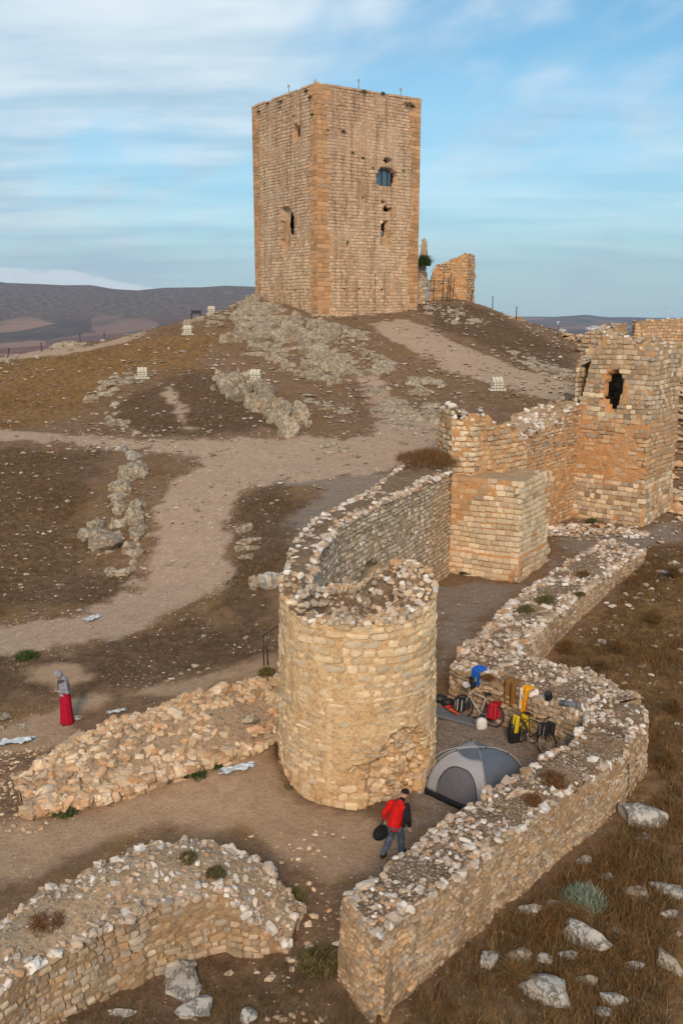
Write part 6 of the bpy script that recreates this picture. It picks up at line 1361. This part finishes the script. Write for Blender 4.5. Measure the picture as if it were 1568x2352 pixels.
def sack(name, label, cat, p, sz, mat, seed, rz=0, straps=True, peak=.25, rot=None):
    root = thing(name, label, cat, tuple(p), rz); r = np.random.default_rng(seed); m = MB(); w_, d_, h_ = sz; V = []; nu, nv = 18, 10
    for i in range(nv+1):
        f_ = i/nv; z = h_*f_; rad = (1-.10*(1-f_)**4)*(1-max(0, f_-.55)**1.6*(1.9-peak*2)) if f_ < 1 else .06
        for j in range(nu):
            a = 2*math.pi*j/nu; sq = 1/max(abs(math.cos(a)), abs(math.sin(a)))**.35; k = rad*sq*(1+.07*float(fbm(np.array([math.cos(a)*2+seed]), np.array([math.sin(a)*2]), np.array([f_*4]), seed, 3)[0])*2); V.append((w_/2*k*math.cos(a), d_/2*k*math.sin(a), z))
    F_ = [(i*nu+j, i*nu+(j+1) % nu, (i+1)*nu+(j+1) % nu, (i+1)*nu+j) for i in range(nv) for j in range(nu)]; V += [(0, 0, 0), (0, 0, h_*1.01)]; q = nv*nu
    F_ += [((j+1) % nu, j, q+nu) for j in range(nu)]+[(q+j, q+(j+1) % nu, q+nu+1) for j in range(nu)]
    m.add(V, F_); m.build('bag', MAT[mat], root)
    if straps:
        for s_ in (-1, 1): m = MB(); m.tube([(s_*w_*.28, -d_*.45, h_*.1), (s_*w_*.34, -d_*.62, h_*.45), (s_*w_*.2, -d_*.35, h_*.85)], [(.018, .006)]*3, 6); m.build('strap', MAT['black_fabric'], root)
        m = MB(); m.tube([(-.05, 0, h_*.97), (0, 0, h_*1.12), (.05, 0, h_*.97)], .008, 5); m.build('handle', MAT['black_fabric'], root)
    if rot: root.rotation_euler = rot
    return root
sack('backpack', 'black backpack standing between the two bicycles', 'backpack', at_z(1179, 1704, .02), (.36, .26, .62), 'pannier_black', 1, .3)
p = G(1105, 1673); sack('carrier_bag', 'white plastic carrier bag standing in front of the silver bicycle', 'carrier bag', p, (.34, .26, .34), 'white_plastic', 2, .2, False, .05)
plain('beige_cloth', (.42, .41, .37), .9, .1, .1, 8, 0, .01)
p = G(1055, 1625); sack('cloth_bag', 'beige cloth bag on the ground left of the silver bicycle', 'bag', p, (.40, .30, .34), 'beige_cloth', 3, .4, True, .3)
p = G(1028, 1622); sack('gear_bag', 'black and red gear bag beside the beige cloth bag', 'bag', p, (.40, .30, .24), 'pannier_black', 4, .2, True, .3)
m = MB(); m.box((0, -.15, .05), (.36, .03, .08)); k = m.build('red_pocket', MAT['pannier_red'], bpy.data.objects[[o.name for o in bpy.data.objects if o.get('label', '').startswith('black and red gear')][0]]); 
p = G(1008, 1612); sack('gear_bag', 'black gear bag half hidden behind the round tower edge', 'bag', p, (.5, .32, .24), 'pannier_black', 5, -.3, True, .3)
# sleeping mat with orange garment
plain('mat_grey', (.135, .14, .16), .9, .1, .08, 3)
mat_p = [at_z(985, 1612, .05)[:2], at_z(1000, 1650, .05)[:2], at_z(1068, 1668, .05)[:2], at_z(1072, 1648, .05)[:2]]
mc = np.mean(mat_p, 0); ma = math.atan2(*(mat_p[2]-mat_p[1])[::-1]); sm = thing('sleeping_mat', 'long grey sleeping mat on the gravel right of the round tower', 'sleeping mat', (mc[0], mc[1], gz(*mc)+.015), ma)
V = [(x, y*(1-.12*abs(x)**6), .04*(1 if abs(y) < .26 else .3)+.004*math.sin(y*60)) for x in np.linspace(-.98, .98, 24) for y in np.linspace(-.30, .30, 20)]
F_ = [(i*20+j, (i+1)*20+j, (i+1)*20+j+1, i*20+j+1) for i in range(23) for j in range(19)]; m = MB(); m.add(V, F_); o = m.build('mat', MAT['mat_grey'], sm); s_ = o.modifiers.new('t', 'SOLIDIFY'); s_.thickness = .04
m = MB(); m.tube([(1.0, -.24, .10), (1.0, .24, .10)], .09, 14); m.build('rolled_end', MAT['mat_grey'], sm)
def cloth(name, label, cat, P0, ux, uz, wd, L_, mat, seed, folds=5, amp=.03, drape=.25, taper=0, sub=None, split=0, split_at=.25, thick=.006, parent=None):
    """cloth lying over the wall edge: upper part on the wall top, the rest hanging down the face. ux: along the wall, uz: out of the face"""
    ux = np.array((*ux, 0.))/np.linalg.norm(ux); on = np.array((*uz, 0.))/np.linalg.norm(uz); r = np.random.default_rng(seed); nu, nv = 26, 26; V = []
    for i in range(nu+1):
        for j in range(nv+1):
            u = (i/nu-.5); v = j/nv; s_ = v*L_; w_ = wd*(1-taper*v)*(1+.06*math.sin(seed+v*5)); f_ = amp*(.4+v)*math.sin(u*folds*6.28+seed+1.2*v)+.02*float(fbm(np.array([u*6+seed]), np.array([v*5]), 0, seed, 3)[0])
            if s_ < drape: q = np.array((0, 0, .03))-on*(drape-s_)+np.array((0, 0, abs(f_)*.8+.01))
            else: q = on*(.05+f_+.02)+np.array((0, 0, .03-(s_-drape)))
            V.append(ux*u*w_+q+np.array((0, 0, .05*math.sin(u*3+seed)*v)))
    F_ = [(i*(nv+1)+j, (i+1)*(nv+1)+j, (i+1)*(nv+1)+j+1, i*(nv+1)+j+1) for i in range(nu) for j in range(nv) if not (split and abs((i+.5)/nu-.5) < split and (j+.5)/nv > split_at) and (sub is None or sub((i+.5)/nu, (j+.5)/nv))]
    m = MB(); m.add(V, F_); o = m.build(name, mat, parent, tuple(P0)); s_ = o.modifiers.new('t', 'SOLIDIFY'); s_.thickness = thick
    if parent is None: tag(o, label, cat)
    return o
plain('blue_fabric', (.008, .09, .42), .6, .3, .2, 8); plain('brown_cloth', (.20, .105, .035), .9, .1, .12, 10); plain('amber_cloth', (.68, .30, .015), .8, .15, .1, 8)
cloth('blue_jacket', 'bright blue rain jacket hung over the end of the wall', 'jacket', edge_at(1096)+np.array((0, -.02, .08)), wd_, wn, .42, .72, MAT['blue_fabric'], 3, 3, .05, .28, .35)
cloth('trousers', 'brown trousers drying over the wall above the bicycles', 'trousers', edge_at(1174)+np.array((0, -.02, .06)), wd_, wn, .50, .92, MAT['brown_cloth'], 5, 2, .03, .22, 0, None, .035, .40)
cloth('yellow_shirt', 'amber yellow shirt drying on the wall beside the brown trousers', 'shirt', edge_at(1207)+np.array((0, -.05, .06)), wd_, wn, .36, .95, MAT['amber_cloth'], 7, 2, .035, .22, .45)
cloth('white_towel', 'narrow white cloth hanging between the trousers and yellow shirt', 'cloth', edge_at(1197)+np.array((0, -.09, .02)), wd_, wn, .10, .80, MAT['white_plastic'], 8, 1, .01, .12, .2)
cloth('orange_garment', 'orange garment lying crumpled on the sleeping mat', 'garment', (mc[0]+.15, mc[1]-.02, gz(*mc)+.08), (1, -.4), (.3, -1), .34, .30, MAT['orange_fabric'], 9, 2, .02, .30, .1)
p = edge_at(1258); o = sack('camera_case', 'small black case on the wall top right of the yellow shirt', 'case', p+np.array((.0, .05, .0)), (.22, .16, .26), 'pannier_black', 12, .3, True, .2)
p = edge_at(1310)+np.array((0, .12, .10)); rm = thing('rolled_mat', 'dark grey rolled mat lying on the wall top above the black bicycle', 'rolled mat', tuple(p), math.atan2(wd_[1], wd_[0])+.5)
m = MB(); m.tube([(-.28, 0, 0), (.28, 0, 0)], .085, 16); m.build('roll', MAT['mat_grey'], rm)
for x in (-.18, .18): m = MB(); m.ring((x, 0, 0), .088, .008, 'X', 18, 5); m.build('strap', MAT['black_fabric'], rm)

# ---------------------------------------------------------------- white plastic sheets, rail, posts
def sheet(label, px, w_, d_, seed, mat, rz=0):
    p = G(*px); r = np.random.default_rng(seed); n = 18; V = []; 
    for i in range(n+1):
        for j in range(n+1):
            x, y = (i/n-.5)*w_, (j/n-.5)*d_; V.append((x*(1+.2*math.sin(j*.9+seed)), y*(1+.3*math.sin(i*.7)), .03+.10*abs(float(fbm(np.array([i*.35]), np.array([j*.35]), 0, seed, 3)[0]))))
    F_ = [(i*(n+1)+j, (i+1)*(n+1)+j, (i+1)*(n+1)+j+1, i*(n+1)+j+1) for i in range(n) for j in range(n)]; m = MB(); m.add(V, F_); o = m.build('plastic_sheet', mat, None, (p[0], p[1], gz(p[0], p[1])+.03)); o.rotation_euler = (0, 0, rz); return tag(o, label, 'sheet')
plain('pale_sheet', (.50, .56, .60), .6, .3, .2, 6, 0, .03)
sheet('crumpled white sheet on the ground at the far left edge', (38, 1708), .95, .32, 1, MAT['pale_sheet'], .25); sheet('torn bluish white sheet at the top edge of the rubble band', (268, 1641), .5, .14, 2, MAT['pale_sheet'], .4)
sheet('pale bluish sheet in the trench below the rubble band', (545, 1772), .9, .3, 3, MAT['pale_sheet'], .5)
sheet('flat whitish marker patch on the pale path', (213, 1424), .6, .35, 4, MAT['pale_sheet'], 1.0)
hr_ = G(606, 1530); hrl = thing('handrail', 'dark metal handrail with two posts left of the round tower', 'handrail', tuple(hr_))
for k, x in enumerate((0, .12)): m = MB(); m.tube([(x, 0, -.1), (x, 0, 1.0)], .022, 6); m.build('post', MAT['black_metal'], hrl)
m = MB(); m.tube([(-.05, 0, 1.0), (.35, .25, 1.18), (.9, .6, 1.35)], .020, 6); m.build('rail', MAT['black_metal'], hrl)
sc_ = at_y(992, 668, 82.3); sca = thing('metal_railing', 'rusty metal railing in front of the broken wall right of the keep', 'railing', tuple(sc_))
for i, (x, h_) in enumerate([(-.35, .9), (.15, 1.0), (.95, 1.5), (1.35, 1.1), (1.6, 1.6), (1.85, 1.2)]): m = MB(); m.tube([(x, .1*i, -.9), (x+.03*i, .1*i, h_)], .035, 5); m.build('post', MAT['rust_metal'], sca)
for z in (.85, -.0): m = MB(); m.tube([(-.4, 0, z), (1.0, .2, z+.0)], .03, 5); m.build('rail', MAT['rust_metal'], sca)
m = MB(); m.tube([(1.5, .3, .5), (2.3, .3, -.7)], .03, 5); m.build('brace', MAT['rust_metal'], sca)
PO = [(1079, 692, 84, 1.0, .25, 'leaning dark post beside the upright orange wall stub'), (1130, 714, 83.5, 1.1, 0, 'straight dark post on the skyline right of the leaning post'), (1184, 745, 81, 1.1, 0, 'dark post before the low buff ruin stump'), (1279, 782, 76, 1.1, 0, 'dark post farthest right on the hill crest'),
      (185, 790, 74.5, .75, 0, 'lone dark post on the left hill crest'), (96, 808, 72.5, .6, 0, 'short post by the pale crest at the far left'), (240, 776, 77.5, .6, 0, 'thin post on the crest nearer the keep'), (16, 826, 70.5, .7, .5, 'tilted post at the far left end of the crest')]
for px, py, Y_, h_, ln, lb in PO:
    p = at_y(px, py, Y_); p[2] = gz(p[0], p[1]); root = thing('metal_post', lb, 'post', tuple(p)); m = MB(); m.tube([(0, 0, -.3), (ln*h_*.8, 0, h_)], .04, 6); m.build('shaft', MAT['rust_metal'], root); m = MB(); m.box((ln*h_*.8, 0, h_), (.12, .1, .05)); m.build('cap', MAT['rust_metal'], root)
p = at_y(450, 719, 80.5); p[2] = gz(p[0], p[1]); o = thing('bench', 'dark bench on the skyline left of the keep', 'bench', tuple(p))
m = MB(); m.box((0, 0, .42), (.9, .35, .06)); m.build('seat', MAT['black_metal'], o, smooth=False); m = MB(); m.box((0, .18, .6), (.9, .04, .25)); m.build('backrest', MAT['black_metal'], o, smooth=False)
for x in (-.38, .38): m = MB(); m.box((x, 0, .18), (.08, .3, .42)); m.build('leg', MAT['black_metal'], o, smooth=False)
# small white masonry plinths with sloping tops
plain('plinth_stone', (.56, .52, .42), .9, .1, .15, 12, 0, .02); plain('plinth_joint', (.16, .14, .11), .95)
PL = [(431, 770, .85, 'white masonry plinth high on the slope left of the keep'), (328, 870, .9, 'white masonry plinth at the left of the middle hillside'), (587, 878, 1.0, 'white masonry plinth standing on the fluted limestone ridge'), (1140, 897, 1.0, 'white masonry plinth on the bare slope right of centre'), (486, 721, .8, 'white masonry plinth on the skyline beside the bench')]
for px, py, s, lb in PL:
    s *= .85
    p = G(px, py) if py > 730 else at_y(px, py, 80.3); p[2] = gz(p[0], p[1]); root = thing('stone_plinth', lb, 'plinth', tuple(p), random.uniform(-.2, .2)); m = MB(); m.box((0, 0, .3*s), (.78*s, .55*s, 1.0*s)); m.box((0, 0, .0), (1.15*s, .9*s, .3*s)); m.build('core', MAT['plinth_joint'], root, smooth=False)
    def blk(x, y, z, w_, d_, h_, rx=0): m = MB(); m.box((x*s, y*s, z*s), (w_*s, d_*s, h_*s), (rx, 0, 0)); o = m.build('block', MAT['plinth_stone'], root, smooth=False); bv = o.modifiers.new('b', 'BEVEL'); bv.width = .012; bv.segments = 1
    for i in range(5): blk(-.50+i*.25, -.45, .07, .22, .12, .17)
    for i in range(3): blk((-1 if i else 1)*.57, -.3+i*.25, .07, .12, .22, .17); blk((1 if i else -1)*.57, -.3+i*.25, .07, .12, .22, .17)
    for r_ in range(3):
        for i in range(3): blk(-.27+i*.27+(.06 if r_ % 2 else 0), -.29, .27+r_*.20, .23, .10, .165)
        for q in (-1, 1): blk(q*.41, 0, .27+r_*.20, .10, .42, .165)
    for i in range(3): blk(-.28+i*.28, -.12, .86, .25, .5, .09, .55)
    for i in range(3): blk(-.28+i*.28, .22, .90, .25, .3, .09, -.3)
# antennas and mast on the keep
for (P_, Q_, u, h_, lb) in ((KC, KR, 4.0, .9, 'thin mast on the keep parapet above the green tuft'), (KC, KR, 8.1, .75, 'small camera mast near the right corner of the keep roof'), (KL, KC, 5.6, .8, 'white antenna mast on the left side of the keep roof'), (KC, KR, .05, .35, 'short stub on the near corner of the keep roof')):
    p, a = on_face(P_, Q_, u, 28.45, .25); root = thing('roof_mast', lb, 'mast', tuple(p)); m = MB(); m.tube([(0, 0, 0), (0, 0, h_)], .04, 6); m.build('pole', MAT['grey_metal'], root); m = MB(); m.box((0, 0, h_), (.16, .12, .18)); m.build('head', MAT['grey_metal'], root, smooth=False)
# far away: wind turbines and the white town
plain('turbine_white', (.75, .76, .78), .5); plain('town_white', (.78, .77, .74), .8); plain('town_roof', (.30, .17, .12), .9)
for px, Yd, h_, lb, vis in ((417, 6000, 48, 'white wind turbine on the left range, nearest its middle', 655), (481, 6000, 36, 'white wind turbine on the left range close to the keep', 659), (36, 6000, 44, 'white wind turbine at the far left of the range', 646), (1528, 10300, 120, 'white wind turbine on the right horizon', 731)):
    p = at_y(px, vis+2, Yd); root = thing('wind_turbine', lb, 'wind turbine', tuple(p)); k = h_; m = MB(); m.tube([(0, 0, -20), (0, 0, k)], [k*.035, k*.02], 8); m.build('tower', MAT['turbine_white'], root)
    m = MB(); m.box((0, -k*.02, k), (k*.05, k*.12, k*.05)); m.build('nacelle', MAT['turbine_white'], root, smooth=False)
    for a in (.3, 2.4, 4.5): m = MB(); m.tube([(0, -k*.09, k), (math.cos(a)*k*.25, -k*.09, k+math.sin(a)*k*.25), (math.cos(a)*k*.62, -k*.09, k+math.sin(a)*k*.62)], [k*.015, k*.022, k*.006], 6); m.build('blade', MAT['turbine_white'], root)
rr = random.Random(12)
hb0 = {}
for i in range(70):
    px = rr.choice([rr.gauss(1228, 20), rr.gauss(1282, 10), rr.uniform(1345, 1400)]); Yd = rr.uniform(4300, 5600) if px < 1320 else rr.uniform(5600, 6600); x = (px-CX)/FL/math.cos(PITCH)*Yd; x = ray(px, 745)[0]/ray(px, 745)[1]*Yd
    z = float(H(np.array([x]), np.array([Yd]), False)[0]); w_, d_, h_ = rr.uniform(12, 34), rr.uniform(10, 20), rr.uniform(7, 13)*(1.9 if rr.random() < .15 else 1)
    root = thing('town_house', 'tiny white building in the distant town on the plain', 'building', (x, Yd, z), rr.uniform(-.5, .5), 'white buildings of the distant town')
    m = MB(); m.box((0, 0, h_/2-1), (w_, d_, h_+2)); m.build('wall', MAT['town_white'], root, smooth=False)
    m = MB(); m.add([(-w_/2-.5, -d_/2-.5, h_), (w_/2+.5, -d_/2-.5, h_), (w_/2+.5, d_/2+.5, h_), (-w_/2-.5, d_/2+.5, h_), (-w_/2, 0, h_+2.5), (w_/2, 0, h_+2.5)], [(0, 1, 5, 4), (2, 3, 4, 5), (1, 2, 5), (3, 0, 4)]); m.build('roof', MAT['town_roof' if rr.random() < .5 else 'town_white'], root, smooth=False)
wt = at_y(1280, 755, 4700); root = thing('water_tower', 'slim white water tower standing at the edge of the distant town', 'water tower', tuple(wt)); m = MB(); m.tube([(0, 0, -15), (0, 0, 30)], 3.2, 8); m.build('shaft', MAT['town_white'], root); m = MB(); m.tube([(0, 0, 28), (0, 0, 36)], [5, 8], 10); m.build('tank', MAT['town_white'], root)
# ---------------------------------------------------------------- air
hz = bpy.data.materials.new('haze_air'); hz.use_nodes = True; t = NT(hz.node_tree); o = t.n('ShaderNodeOutputMaterial'); v = t.n('ShaderNodeVolumePrincipled')
v.inputs['Color'].default_value = (.58, .76, 1.0, 1); v.inputs['Density'].default_value = HAZE; v.inputs['Anisotropy'].default_value = .2; t.l(v.outputs[0], o.inputs['Volume'])
m = MB(); m.box((0, 6600, 190), (24000, 13700, 900)); hzo = m.build('haze', hz, None, smooth=False); hzo['kind'] = 'stuff'
